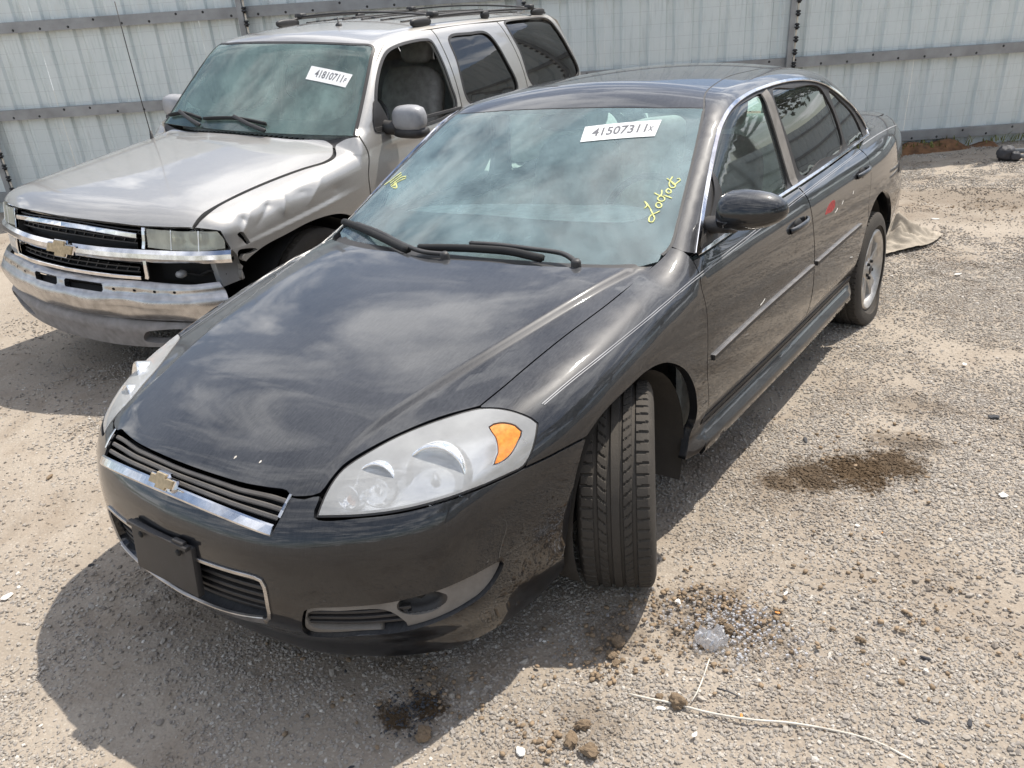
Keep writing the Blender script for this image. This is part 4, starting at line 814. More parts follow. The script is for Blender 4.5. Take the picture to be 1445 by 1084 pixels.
def handle(par,y,z,ln=.21):
    c=onf([[.9,y,z]],sed_f)[0]; n=grad(sed_f,np.array([c]))[0]
    blob('handle_cup',(.09,.03,.062),c-n*.006,MAT['void'],par,e=2.2,rot=Matrix(((0,1,0),(1,0,0),(0,0,1))),n=(18,10))
    P=onf([[.9,y-ln*.5,z-.001],[.9,y-ln*.38,z],[.9,y-ln*.1,z+.003],[.9,y+ln*.2,z+.006],[.9,y+ln*.42,z+.008],[.9,y+ln*.5,z+.008]],sed_f); offs=np.array([.004,.016,.028,.030,.018,.006])
    P=P+grad(sed_f,P)*offs[:,None]; P=cat_rom(P,.012)
    sweep('handle',P,grad(sed_f,P),[(.010*math.cos(q)*1.3,.008*math.sin(q)) for q in np.linspace(0,2*math.pi,10,endpoint=False)],BK,par)
handle(fdoor,2.46,.855); handle(rd,3.51,.893)
for s in (1,-1):
    def mx(P): return np.array(P)*[s,1,1]
    par=[o for o in S.children if o.name.startswith('front_door')][0 if s==1 else 1]; pr2=[o for o in S.children if o.name.startswith('rear_door')][0 if s==1 else 1]
    md=cat_rom(mx(A['mold']),.03)
    sp=np.argmin(np.abs(md[:,1]-2.652))
    strip('side_moulding',md[:sp],sed_f,.020,.008,MAT['plastic'],par); strip('side_moulding',md[sp+1:],sed_f,.020,.008,MAT['plastic'],pr2)
    strip('moulding_bright',md[:sp]+[0,0,.009],sed_f,.004,.0095,MAT['chrome_dirty'],par); strip('moulding_bright',md[sp+1:]+[0,0,.009],sed_f,.004,.0095,MAT['chrome_dirty'],pr2)
    for k in ('pin','pin2'): strip('pinstripe',mx(A[k]),sed_f,.0024,.0010,MAT['mirrorcap'],S,off=-.0004)
    strip('pinstripe',mx([(.80,3.8,.98),(.795,4.1,.985),(.79,4.4,.985),(.765,4.75,.965)]),sed_f,.005,.0012,MAT['mirrorcap'],S,off=-.0004)
    strip('sill_strip',mx([(.885,1.53,.345),(.888,2.0,.345),(.888,2.6,.345),(.886,3.1,.345),(.88,3.45,.345)]),sed_f,.026,.005,MAT['plastic'],S)
    # window surround, glass and bright trim
    loop=outline(mx(trim),mx(tl))
    gl=[cat_rom(mx(A[k]),.02,True) for k in ('g_front','g_rear','g_quart')]
    dd=(s,0,.3)
    ws_=panel('window_surround',loop,sed_f,S,MAT['plastic'],d=dd,holes=gl,off=-.004,depth=.02,inset=.001)
    for g_,nm,mm in zip(gl,('front_window','rear_window','quarter_window'),('sideglass','tint','tint')):
        panel('window_pane',g_,sed_f,ws_,MAT[mm],d=dd,off=-.010,inset=-.004,flange=False)
    strip('window_trim',mx(np.vstack([trim])),sed_f,.016,.007,MAT['chrome'],S,off=-.001)
    strip('window_trim',mx(tl),sed_f,.014,.007,MAT['chrome'],S,off=-.001)
    B=mx([(.690,2.57,1.383),(.745,2.60,1.22),(.80,2.63,1.06),(.822,2.645,.99)])
    strip('door_pillar_cover',B,sed_f,.085,.006,MAT['greyplastic'],S,off=-.003,c=.1)
    # sill
    panel('rocker_panel',outline(mx([(.868,1.50,.225),(.868,2.0,.222),(.868,2.8,.222),(.866,3.44,.225)]),mx([(.87,3.44,.226),(.885,3.455,.33)]),mx([(.885,3.455,.331),(.888,2.6,.331),(.888,2.0,.331),(.884,1.535,.331)]),mx([(.88,1.53,.331),(.87,1.50,.226)])),sed_f,S,BK,d=(s,0,.1),depth=.03)
    # wheel-arch linings
    for yc,x1 in ((1.05,.885),(3.845,.88)):
        V=[];F=[];a=np.linspace(R(-25),R(205),24)
        for x in (x1-.03,.50):
            for q in a: V.append((s*x,yc+.375*math.cos(q),.33+.375*math.sin(q)))
        n=len(a); F=[(i,i+1,n+i+1,n+i) for i in range(n-1)]+[tuple(n+i for i in range(n))]
        mesh_obj('wheel_arch_liner',V,F,MAT['rubber'],S)
# --- glass and roof
wr=A['ws_right'][1:]; wt=A['ws_top'][A['ws_top'][:,0]>.05]
wtc=np.vstack([wt,[[0,wt[-1][1]-.01,wt[-1][2]+.002]],mir(wt)])
wb=np.array([(-.766,1.42,.965),(-.70,1.36,.965),(-.552,1.30,.965),(-.30,1.25,.965),(0,1.235,.965),(.30,1.25,.965),(.552,1.30,.965),(.70,1.36,.965),(.766,1.42,.965)])
wso=outline(wr,wtc,mir(wr),wb)
windshield=panel('windshield',wso,sed_green,S,MAT['windshield'],d=(0,-1,1.1),step=.05,inset=.003,depth=.004)
def inner(P,dx,dzt): return P
wh=cat_rom(np.vstack([np.array([(x,1.6,z) for x,z in ((0,1.075),(.25,1.07),(.45,1.065),(.60,1.066),(.655,1.085),(.685,1.13),(.66,1.20),(.60,1.30),(.575,1.335),(.545,1.35),(.4,1.365),(.2,1.372))]),np.array([(-x,1.6,z) for x,z in ((0,1.375),(.2,1.372),(.4,1.365),(.545,1.35),(.575,1.335),(.60,1.30),(.66,1.20),(.685,1.13),(.655,1.085),(.60,1.066),(.45,1.065),(.25,1.07))])]),.03,True)
def ws_on(P):
    P=np.array(P,float)
    for i in range(len(P)):
        z=P[i,2]; x=P[i,0]; P[i,1]=1.455+1.80*(z-.98)+.12*(z-.98)*(z-1.40)-.15*(1-(x/.75)**2)+.03*(z-.98)
    return P
wh=ws_on(wh)
panel('glass_black_edge',wso,sed_green,windshield,MAT['frit'],d=(0,-1,1.1),holes=[wh],off=-.005,step=.05,inset=.006,flange=False)
roof=panel('roof',outline(np.vstack([mir(wtc)[::1]])[::1] if False else wtc[::-1],rail,[rail[-1],(.3,3.63,1.43),(0,3.64,1.44),(-.3,3.63,1.43),mir(rail)[0]],mir(rail)),sed_f,S,BK,d=(0,0,1),step=.05,inset=.0025,depth=.02)
strip('roof_seam_seal',rail,sed_f,.010,.004,MAT['plastic'],S,off=-.006); strip('roof_seam_seal',rail*[-1,1,1],sed_f,.010,.004,MAT['plastic'],S,off=-.006)
strip('windshield_seal',wtc,sed_f,.012,.004,MAT['plastic'],S,off=-.005)
for s in (1,-1): strip('windshield_seal',wr*[s,1,1],sed_f,.012,.004,MAT['plastic'],S,off=-.004)
panel('rear_screen',outline([(-.53,3.63,1.39),(0,3.66,1.44),(.53,3.63,1.39)],cpil+[-.02,.01,0],[(.66,4.27,1.065),(0,4.36,1.07),(-.66,4.27,1.065)],mir(cpil+[-.02,.01,0])),sed_f,S,MAT['sideglass'],d=(0,1,1.2),step=.06)
panel('boot_lid',outline([(-.68,4.30,1.05),(0,4.40,1.05),(.68,4.30,1.05)],deck+[-.012,.0,0],[(.655,4.9,1.01),(0,5.0,1.0),(-.655,4.9,1.01)],mir(deck+[-.012,0,0])),sed_f,S,BK,d=(0,.1,1),step=.06)
for s in (1,-1):
    panel('rear_bumper',outline(np.array([(0,5.06,.76),(.4,5.03,.76),(.72,4.92,.76),(.83,4.70,.69),(.89,4.40,.59),(.905,4.24,.49)])*[s,1,1],np.array([(.905,4.24,.49),(.89,4.22,.33),(.86,4.25,.26)])*[s,1,1],np.array([(.86,4.25,.26),(.80,4.75,.24),(.5,5.0,.24),(0,5.05,.24)])*[s,1,1],np.array([(0,5.05,.25),(0,5.06,.75)])*[s,1,1]),sed_f,S,BK,d=(s*1.,.8,0),step=.05)
    panel('tail_light',outline(np.array([(.68,4.935,.99),(.735,4.88,.93),(.775,4.845,.86),(.775,4.85,.80),(.72,4.925,.78),(.66,4.96,.80)])*[s,1,1]),sed_f,S,MAT['redlens'],d=(s*.6,1,.1),step=.04,off=.003)
# --- cowl and wipers
panel('cowl_panel',outline([(-.755,1.44,.95),(-.6,1.34,.95),(-.3,1.28,.95),(0,1.265,.95),(.3,1.28,.95),(.6,1.34,.95),(.755,1.44,.95)],[(.75,1.38,.95),(.6,1.26,.95),(.3,1.19,.95),(0,1.175,.95),(-.3,1.19,.95),(-.6,1.26,.95),(-.75,1.38,.95)]),sed_f,S,MAT['plastic'],d=(0,-.3,1),off=-.018,flange=False,inset=0)
for k,nm in (('wip1','wiper'),('wip2','wiper')):
    a=cat_rom(onf(A[k+'a'],sed_f),.02); b=cat_rom(onf(A[k+'b'],sed_f),.02)
    na=grad(sed_f,a); nb=grad(sed_f,b); t=np.linspace(0,1,len(a))
    w=sweep(nm,a+na*(.012-.002*t)[:,None],na,rect(.017,.011,0,.3),MAT['plastic'],S)
    sweep('wiper_blade',b+nb*.007,nb,[(-.010,-.010),(.010,-.010),(.017,.004),(.006,.014),(-.006,.014),(-.017,.004)],MAT['void'],w)
    e=a[-1]; ne=na[-1]; lathe('wiper_pivot',[(0,.022),(.012,.022),(.017,.014),(.018,-.02)],e,ne,MAT['plastic'],w,n=16)
    for i in range(3): pass
# --- writing on the windscreen
lb=A['label']; lab=sheet_on('lot_label',lb,sed_green,.0032,MAT['white'],S)
text_on('lettering','41507311',lb,sed_green,.0042,MAT['ink'],lab,.13,.85,.28,.80); text_on('lettering','X',lb,sed_green,.0042,MAT['ink'],lab,.875,.94,.30,.64)
chalk=None
for k in ('w_l','w_o','w_c','w_p','w_o2','w_u','w_t'):
    P=onf(cat_rom(A[k],.006),sed_green); nn=grad(sed_green,P)
    o=sweep('yellow_writing' if chalk is None else 'pen_stroke',P,nn,rect(.0048,.0014,.0012),MAT['chalk'],S if chalk is None else chalk,smooth=False); chalk=chalk or o
ch2=None
for k in ('m_1','m_2','m_3','m_4','m_5'):
    P=onf(cat_rom(A[k],.006),sed_green); nn=grad(sed_green,P)
    o=sweep('yellow_scribble' if ch2 is None else 'pen_stroke',P,nn,rect(.0065,.0014,.0012),MAT['chalk'],S if ch2 is None else ch2,smooth=False); ch2=ch2 or o
sheet_on('vin_tag',A['vin'][[3,2,1,0]],sed_green,-.006,MAT['chrome_dirty'],S,nu=4,nv=2)
for (y,z,l,s_) in ((2.98,.800,.05,.05),(3.10,.815,.03,.03),(3.30,.826,.02,.02),(1.98,.655,.05,.03)):
    strip('paint_scratch',[(.91,y,z),(.91,y+l*.5,z+.004),(.91,y+l,z+.012)],sed_f,.0035,.0008,MAT['whitebit'],rd if y>2.6 else fdoor)
panel('red_scuff',cat_rom(A['red'].mean(0)+(A['red']-A['red'].mean(0))*.78,.01,True),sed_f,rd,MAT['redmark'],d=(1,0,.2),off=.0008,depth=.001,step=.02)
# --- door mirrors
def mirror_sedan(s):
    def mx(P): return np.array(P)*[s,1,1]
    prof=[];V=[];F=[]
    # a shell lofted from its root to the rounded tip, open glass side facing rearward
    st=[(.868,.050,.050,1.066,.0),(.876,.068,.066,1.068,.0),(.905,.078,.078,1.070,.0),(.95,.080,.084,1.072,.0),(.995,.075,.080,1.074,.0),(1.035,.064,.070,1.077,.0),(1.065,.048,.054,1.080,.0),(1.083,.030,.034,1.082,.0),(1.091,.010,.012,1.083,.0)]
    n=28
    for (x,hz,hy,zc,lift) in st:
        for i in range(n):
            q=2*math.pi*i/n; cy=math.cos(q);sz=math.sin(q)
            y=1.70-cy*hy*(1.0 if cy>0 else .45); z=zc+np.sign(sz)*abs(sz)**.85*hz*(1 if sz>0 else .72)
            V.append((s*x,y+.10*(x-.9),z))
    for a in range(len(st)-1):
        for i in range(n): F.append((a*n+i,a*n+(i+1)%n,(a+1)*n+(i+1)%n,(a+1)*n+i))
    F.append(tuple(range(n))[::-1]); F.append(tuple((len(st)-1)*n+i for i in range(n)))
    if s<0: F=[f[::-1] for f in F]
    o=mesh_obj('side_mirror',V,F,BK,S)
    P=cat_rom(np.array([(s*.80,1.71,1.022),(s*.84,1.705,1.026),(s*.89,1.70,1.032),(s*.92,1.70,1.034)]),.02)
    sweep('mirror_arm',P,(0,0,1),[(.048*math.cos(q),.030*math.sin(q)) for q in np.linspace(0,2*math.pi,14,endpoint=False)],MAT['plastic'],o)
    blob('mirror_glass',(.16,.006,.11),(s*.965,1.738,1.072),MAT['chrome'],o,e=3.5,n=(20,10))
    panel('mirror_sail',cat_rom(mx([(.848,1.575,.973),(.835,1.66,1.02),(.80,1.80,1.11),(.765,1.86,1.18),(.80,1.86,1.08),(.838,1.86,.985),(.845,1.72,.972)]),.02,True),sed_f,o,MAT['plastic'],d=(s,0,.3),off=.003,depth=.012)
mirror_sedan(1)
# --- wheels
st=R(27); axl=(math.cos(st),math.sin(st),0)
wheel(S,(.800,1.05,.325),axl,.333,.222,.222,spin=.4,flat=.15,na=540)
wheel(S,(-.800,1.05,.325),tuple(-np.array(axl)),.333,.232,.222,na=120)
wheel(S,(.795,3.835,.292),(1,0,0),.325,.225,.222,spin=.1,flat=1.1,off=.104)
wheel(S,(-.795,3.835,.32),(-1,0,0),.325,.225,.222,na=120,off=.072)
# --- underside and cabin
uf=box('floor_pan',(1.40,4.1,.05),(0,2.75,.235),MAT['void'],S,bev=.01)
box('engine_bay',(1.0,.9,.42),(0,.75,.45),MAT['void'],S,bev=.05)
box('bulkhead',(1.5,.05,.62),(0,1.50,.58),MAT['void'],S,bev=.01)
for s in (1,-1): box('inner_side',(.02,2.5,.6),(s*.80,2.75,.62),MAT['cloth'],S,bev=.004)
d_=panel('dashboard',outline([(-.72,1.66,.98),(-.4,1.42,.98),(0,1.36,.98),(.4,1.42,.98),(.72,1.66,.98)],[(.74,1.80,.98),(.72,1.98,.98)],[(.7,2.0,.98),(.3,2.02,.98),(-.3,2.02,.98),(-.7,2.0,.98)],[(-.72,1.98,.98),(-.74,1.80,.98)]),lambda P: P[...,2]-(.985+.02*np.cos(P[...,0]*3)+.035*np.exp(-((P[...,0]-.36)/.22)**2-((P[...,1]-1.93)/.12)**2)-.10*np.clip(P[...,1]-1.9,0,1)),S,MAT['dash'],d=(0,0,1),depth=.30,step=.06)
tube('steering_wheel',[np.array([.36,2.10,.93])+frame((0,1,-.45))@np.array([.185*math.cos(q),.185*math.sin(q),0]) for q in np.linspace(0,2*math.pi,36,endpoint=False)],.015,MAT['plastic'],S,closed=True)
def seat(par,x,y,z,m,wd=.52,nm='front_seat',head=True):
    b=blob(nm,(wd,.52,.20),(x,y,z),m,par,e=4)
    blob('backrest',(wd*.96,.17,.62),(x,y+.30,z+.36),m,b,e=4,rot=Matrix.Rotation(R(-16),3,'X'))
    if head: blob('headrest',(.27,.11,.19),(x,y+.42,z+.77),m,b,e=3.2,rot=Matrix.Rotation(R(-12),3,'X'))
    return b
seat(S,.37,2.45,.52,MAT['cloth']); seat(S,-.37,2.45,.52,MAT['cloth'])
panel('head_lining',outline([(-.50,2.3,1.4),(.50,2.3,1.4)],[(.50,2.3,1.4),(.50,3.5,1.4)],[(.50,3.5,1.4),(-.50,3.5,1.4)],[(-.50,3.5,1.4),(-.50,2.3,1.4)],step=.1),sed_green,S,MAT['dash'],d=(0,0,1),off=-.04,flange=False,step=.15)
rb=blob('rear_bench',(1.32,.5,.22),(0,3.35,.52),MAT['cloth'],S,e=5); blob('backrest',(1.32,.18,.62),(0,3.72,.86),MAT['cloth'],rb,e=5,rot=Matrix.Rotation(R(-22),3,'X'))
for s in (1,-1): blob('headrest',(.28,.10,.16),(s*.36,3.86,1.16),MAT['cloth'],rb,e=3)
box('parcel_shelf',(1.3,.5,.03),(0,4.02,1.02),MAT['cloth'],S,bev=.01)
blob('rear_view_mirror',(.24,.04,.07),(0,2.08,1.33),MAT['plastic'],S,e=3)
for s in (): blob('sun_visor',(.36,.14,.02),(s*.32,2.16,1.40),MAT['dash'],S,e=5,rot=Matrix.Rotation(R(10),3,'X'))
# ------------------------------------------------------------------ pewter SUV
suv=thing('suv','pewter silver SUV with crumpled front wing and bare bumper parked beside the black sedan','suv',(0,0,0))
TRm=Matrix(((0.98975455,-0.12173501,0.07460907,-2.72568735),(0.12267975,0.99241247,-0.00819597,1.10663165),(-0.07304524,0.01726502,0.99717918,0.0),(0,0,0,1)))
suv.matrix_world=TRm
U=suv; SV=MAT['silver']
hfx=np.array([(0,.068,.99),(.198,.078,.987),(.36,.098,.98),(.536,.134,.973),(.728,.198,.970),(.806,.232,.969)])
hsx=np.array([(.806,.232,.969),(.808,.268,.998),(.798,.404,1.04),(.792,.626,1.071),(.803,.852,1.096),(.83,1.07,1.117),(.862,1.243,1.129),(.846,1.335,1.143),(.765,1.445,1.185)])
hrx=np.array([(.765,1.445,1.185),(.692,1.462,1.209),(.476,1.41,1.208),(.253,1.385,1.223),(0,1.375,1.23)])
panel('hood',outline(np.vstack([mir(hfx)[:-1],hfx]),hsx,np.vstack([hrx,mir(hrx)[1:]]),mir(hsx)),suv_f,U,SV,d=(0,-.25,1),depth=.03,step=.05,inset=.004)
# the gap beside the hood stands open: bare edge underneath
for s in (1,-1): strip('hood_gap_seal',hsx*[s,1,1]+[s*.012,0,0],suv_f,.03,.004,MAT['void'],U,off=-.026)
archt=np.array([(.952,.372,.66),(.958,.385,.735),(.967,.519,.796),(.974,.724,.826),(.979,.976,.850),(.979,1.224,.821),(.978,1.39,.72),(.970,1.47,.55)])
fcut=np.array([(.966,1.495,.55),(.970,1.503,.80),(.964,1.513,.994),(.944,1.560,1.115),(.914,1.546,1.204),(.895,1.545,1.225)])
fw=outline([(.93,.335,.845),(.945,.365,.78),(.952,.372,.66)],archt,[archt[-1],fcut[0]],fcut,[fcut[-1],(.84,1.50,1.225),(.775,1.46,1.19)],hsx[::-1]+[.020,0,0],[(.822,.240,.969),(.87,.275,.955),(.918,.312,.945)],[(.918,.312,.945),(.932,.322,.89),(.93,.335,.845)])
fen=panel('fender',fw,suv_f,U,SV,d=(1,-.10,.42),holes=[cat_rom(A['t_tear1'],.012,True),cat_rom(A['t_tear2'],.012,True)],depth=.03,step=.0095,inset=.004,label='crumpled fender with torn edge behind the headlight')
mfen=outline(*[x*[-1,1,1] for x in (np.array([(.93,.335,.845),(.945,.365,.78),(.952,.372,.66)]),archt,np.array([archt[-1],fcut[0]]),fcut,np.array([fcut[-1],(.84,1.50,1.225),(.775,1.46,1.19)]),hsx[::-1]+[.007,0,0],np.array([(.813,.235,.969),(.87,.275,.955),(.918,.312,.945)]),np.array([(.918,.312,.945),(.932,.322,.89),(.93,.335,.845)]))])
panel('fender',mfen,suv_f,U,SV,d=(-1,-.10,.42),depth=.03,step=.04,inset=.004)
# --- greenhouse curves
wrt=np.array([(.868,1.535,1.235),(.845,1.62,1.33),(.80,1.77,1.48),(.74,1.94,1.64),(.708,2.02,1.715)])
wtp=np.array([(.708,2.02,1.715),(.55,1.985,1.74),(.3,1.945,1.757),(0,1.925,1.765)])
wbt=np.array([(-.868,1.535,1.235),(-.7,1.49,1.235),(-.4,1.435,1.235),(0,1.41,1.235),(.4,1.435,1.235),(.7,1.49,1.235),(.868,1.535,1.235)])
wo=outline(wrt,np.vstack([wtp,mir(wtp)[1:]]),mir(wrt),wbt)
def ts_on(P):
    P=np.array(P,float); P[:,1]=1.545+1.03*(P[:,2]-1.242)-.13*(1-(P[:,0]/.85)**2); return P
wsh=panel('windshield',wo,suv_green,U,MAT['suvglass'],d=(0,-1,.9),step=.06,depth=.005,inset=.004)
ih=np.array([(0,0,1.315),(.45,0,1.315),(.66,0,1.318),(.735,0,1.345),(.75,0,1.40),(.70,0,1.55),(.65,0,1.665),(.60,0,1.695),(.3,0,1.70)]); ih=ts_on(cat_rom(np.vstack([ih,[(0,0,1.702)],mir(ih)[:-1]]),.03,True))
panel('glass_black_edge',wo,suv_green,wsh,MAT['frit'],d=(0,-1,.9),holes=[ih],off=-.005,step=.06,flange=False)
strip('windshield_seal',np.vstack([wrt,wtp[1:],mir(wtp)[1:],mir(wrt)[1:]]),suv_green,.022,.005,MAT['plastic'],U,off=-.003)
sheet_l=sheet_on('lot_label',A['t_label'],suv_green,.0035,MAT['white'],U,label='white label with a torn corner')
tlb=A['t_label']
text_on('lettering','41810711',tlb,suv_green,.0045,MAT['ink'],sheet_l,.17,.84,.26,.82); text_on('lettering','F',tlb,suv_green,.0045,MAT['ink'],sheet_l,.885,.935,.32,.64)
# --- doors with open window frames
belt=lambda y: 1.243
win_f=np.array([(.90,1.765,1.262),(.869,1.787,1.392),(.82,1.90,1.55),(.770,2.07,1.672),(.75,2.25,1.713),(.739,2.58,1.724),(.745,2.65,1.71),(.80,2.68,1.58),(.86,2.69,1.42),(.90,2.695,1.262)])
win_r=np.array([(.90,2.875,1.285),(.80,2.872,1.58),(.745,2.876,1.70),(.737,2.93,1.728),(.738,3.2,1.732),(.740,3.43,1.724),(.76,3.50,1.68),(.83,3.59,1.50),(.895,3.66,1.285)])
win_q=np.array([(.893,3.925,1.30),(.80,3.86,1.57),(.70,3.81,1.765),(.695,3.86,1.788),(.685,4.2,1.795),(.69,4.60,1.785),(.73,4.68,1.70),(.83,4.80,1.50),(.895,4.89,1.30)])
def lo(P,step=.02): return np.vstack([cat_rom(np.array(P),step)])
df=[(.966,1.50,.55),(.970,1.508,.80),(.964,1.518,.994),(.944,1.566,1.115),(.914,1.552,1.204),(.895,1.552,1.228)]
apil=[(.895,1.552,1.228),(.875,1.60,1.30),(.84,1.745,1.45),(.79,1.91,1.60),(.745,2.06,1.70),(.705,2.22,1.765)]
def doors(s):
    mx=lambda P: np.array(P,float)*[s,1,1]
    d=(s,0,.25)
    d1=panel('front_door',outline(mx(df),mx(apil),mx([(.705,2.22,1.765),(.695,2.45,1.785),(.70,2.735,1.785)]),mx([(.70,2.735,1.785),(.80,2.755,1.60),(.89,2.765,1.30),(.96,2.77,1.0),(.965,2.77,.55)]),mx([(.965,2.77,.55),(.966,2.2,.545),(.966,1.50,.55)])),suv_f,U,SV,d=d,holes=[cat_rom(mx(win_f),.03,True)],depth=.03,step=.05,inset=.003)
    d2=panel('rear_door',outline(mx([(.965,2.775,.55),(.96,2.775,1.0),(.89,2.771,1.30),(.80,2.761,1.60),(.70,2.741,1.785)]),mx([(.70,2.741,1.785),(.69,3.2,1.795),(.695,3.70,1.79)]),mx([(.695,3.70,1.79),(.80,3.775,1.60),(.89,3.83,1.30),(.94,3.83,1.1),(.96,3.72,.95),(.965,3.60,.78),(.96,3.50,.55)]),mx([(.96,3.50,.55),(.96,3.1,.545),(.965,2.775,.55)])),suv_f,U,SV,d=d,holes=[cat_rom(mx(win_r),.03,True)],depth=.03,step=.05,inset=.003)
    aq=np.array([(.965,3.55,.55),(.965,3.60,.70),(.968,3.74,.82),(.97,3.98,.87),(.97,4.22,.82),(.965,4.38,.70),(.96,4.44,.55)])
    d3=panel('quarter_panel',outline(mx([(.96,3.51,.55),(.965,3.607,.78),(.96,3.727,.95),(.94,3.837,1.1),(.89,3.837,1.30),(.80,3.782,1.60),(.695,3.707,1.79)]),mx([(.695,3.707,1.79),(.68,4.2,1.805),(.69,4.72,1.80)]),mx([(.69,4.72,1.80),(.78,4.80,1.60),(.88,4.93,1.30),(.90,4.96,1.1),(.90,4.965,.60)]),mx([(.90,4.965,.60),(.96,4.7,.56),(.96,4.44,.55)]),mx(aq[::-1]),mx([aq[0],(.96,3.51,.55)])),suv_f,U,SV,d=(s,.1,.25),holes=[cat_rom(mx(win_q),.03,True)],depth=.03,step=.05,inset=.003)
    for par,w,mm in ((d1,win_f,None),(d2,win_r,'tint'),(d3,win_q,'tint')):
        strip('window_seal',mx(w),suv_f,.022,.006,MAT['plastic'],par,off=-.004,closed=True,step=.03)
        if mm or s<0: panel('window_pane',cat_rom(mx(w),.03,True),suv_f,par,MAT[(mm if (s>0 or par is d3) else None) or 'sideglass'],d=d,off=-.012,inset=-.006,flange=False,step=.08)
    strip('belt_moulding',mx([(.9,1.70,1.247),(.9,2.2,1.247),(.9,2.75,1.249)]),suv_f,.022,.010,MAT['plastic'],d1,off=-.002)
    # A-pillar
    panel('pillar',outline(mx(wrt),mx([wrt[-1],(.70,2.09,1.74),apil[-1]]),mx(apil[::-1]),mx([(.89,1.545,1.228),wrt[0]])),suv_f,U,SV,d=(s,-.5,.5),depth=.02,step=.03,inset=.003)
    for y,z,h in ((2.60,1.08,'h'),(3.55,1.08,'h')):
        c=onf(mx([(.95,y,z)]),suv_f)[0]; blob('door_handle',(.03,.19,.05),c,SV,d1 if y<3 else d2,e=3,n=(16,8))
    # wheel-arch lining
    for yc in (1.02,3.98):
        V=[];F=[];a=np.linspace(R(-20),R(200),20)
        for x in (.93,.5):
            for q in a: V.append((s*x,yc+.46*math.cos(q),.39+.45*math.sin(q)))
        n=len(a); F=[(i,i+1,n+i+1,n+i) for i in range(n-1)]+[tuple(n+i for i in range(n))]; mesh_obj('wheel_arch_liner',V,F,MAT['void'],U)
doors(1); doors(-1)
roofe=np.array([(.708,2.025,1.72),(.70,2.12,1.75),(.700,2.22,1.77),(.69,2.45,1.79),(.685,3.2,1.80),(.68,4.2,1.81),(.685,4.72,1.80)])
panel('roof',outline(np.vstack([mir(wtp)[::1][::-1][::-1]])[::-1][::-1] if False else np.vstack([mir(wtp)[:-1],wtp[::-1]]) if False else np.vstack([wtp[::-1][0:0],np.array([(-x,y,z) for x,y,z in wtp]),wtp[::-1][1:]]),roofe,[roofe[-1],(.4,4.86,1.82),(0,4.90,1.83),(-.4,4.86,1.82),roofe[-1]*[-1,1,1]],mir(roofe)),suv_f,U,SV,d=(0,0,1),step=.06,inset=.003,depth=.02)
# --- roof rack
def rz(x,y): return float(onf([[x,y,1.85]],suv_f)[0][2])
rk=thing('roof_rack',None,None); del_=None
for k in ('label','category'):
    if k in rk: del rk[k]
bpy.data.objects.remove(rk)
rack=None
for s in (1,-1):
    P=np.array([(s*.63,y,rz(s*.63,y)+h) for y,h in ((2.60,.010),(2.68,.028),(2.80,.045),(3.0,.048),(3.6,.048),(4.3,.048),(4.55,.042),(4.70,.012))]); P=cat_rom(P,.05)
    o=sweep('roof_rack' if rack is None else 'side_rail',P,(0,0,1),[(.013*math.cos(q),.010*math.sin(q)) for q in np.linspace(0,2*math.pi,10,endpoint=False)],MAT['plastic'],U if rack is None else rack); rack=rack or o
    for y,l in ((2.70,.26),(3.62,.12),(4.56,.26)): blob('rack_foot',(.046,l,.062),(s*.63,y,rz(s*.63,y)+.022),MAT['plastic'],rack,e=2.6,n=(16,10))
for y in (2.86,4.40):
    P=np.array([(x,y,rz(.63,y)+.056+.028*(1-(x/.63)**2)) for x in np.linspace(-.63,.63,15)])
    sweep('cross_bar',P,(0,0,1),[(.022*math.cos(q),.008*math.sin(q)) for q in np.linspace(0,2*math.pi,10,endpoint=False)],MAT['plastic'],rack)
    for s in (1,-1): blob('bar_clamp',(.075,.085,.045),(s*.63,y,rz(s*.63,y)+.062),MAT['plastic'],rack,e=4,n=(16,8))
for x in (-.45,-.27,-.09,.09,.27,.45): strip('skid_strip',[(x,y,1.86) for y in (2.72,3.2,3.8,4.5)],suv_f,.022,.008,MAT['plastic'],rack,step=.1)
lathe('antenna_stub',[(0,.055),(.004,.055),(.005,.02),(.018,.014),(.024,.004),(.026,-.01)],onf([[.16,2.36,1.85]],suv_f)[0],(0,-.1,1),MAT['plastic'],U,n=16)
mb=onf([[-.742,1.31,1.2]],suv_f)[0]
an=tube('mast_antenna',[mb+[0,0,-.01],mb+[-.03,.0,.28],mb+[-.06,.005,.56],mb+[-.095,.015,.86]],.0032,MAT['plastic'],U,n=6); lathe('antenna_base',[(0,.05),(.008,.05),(.013,.0),(.02,-.01)],mb,(0,0,1),MAT['plastic'],an,n=12)
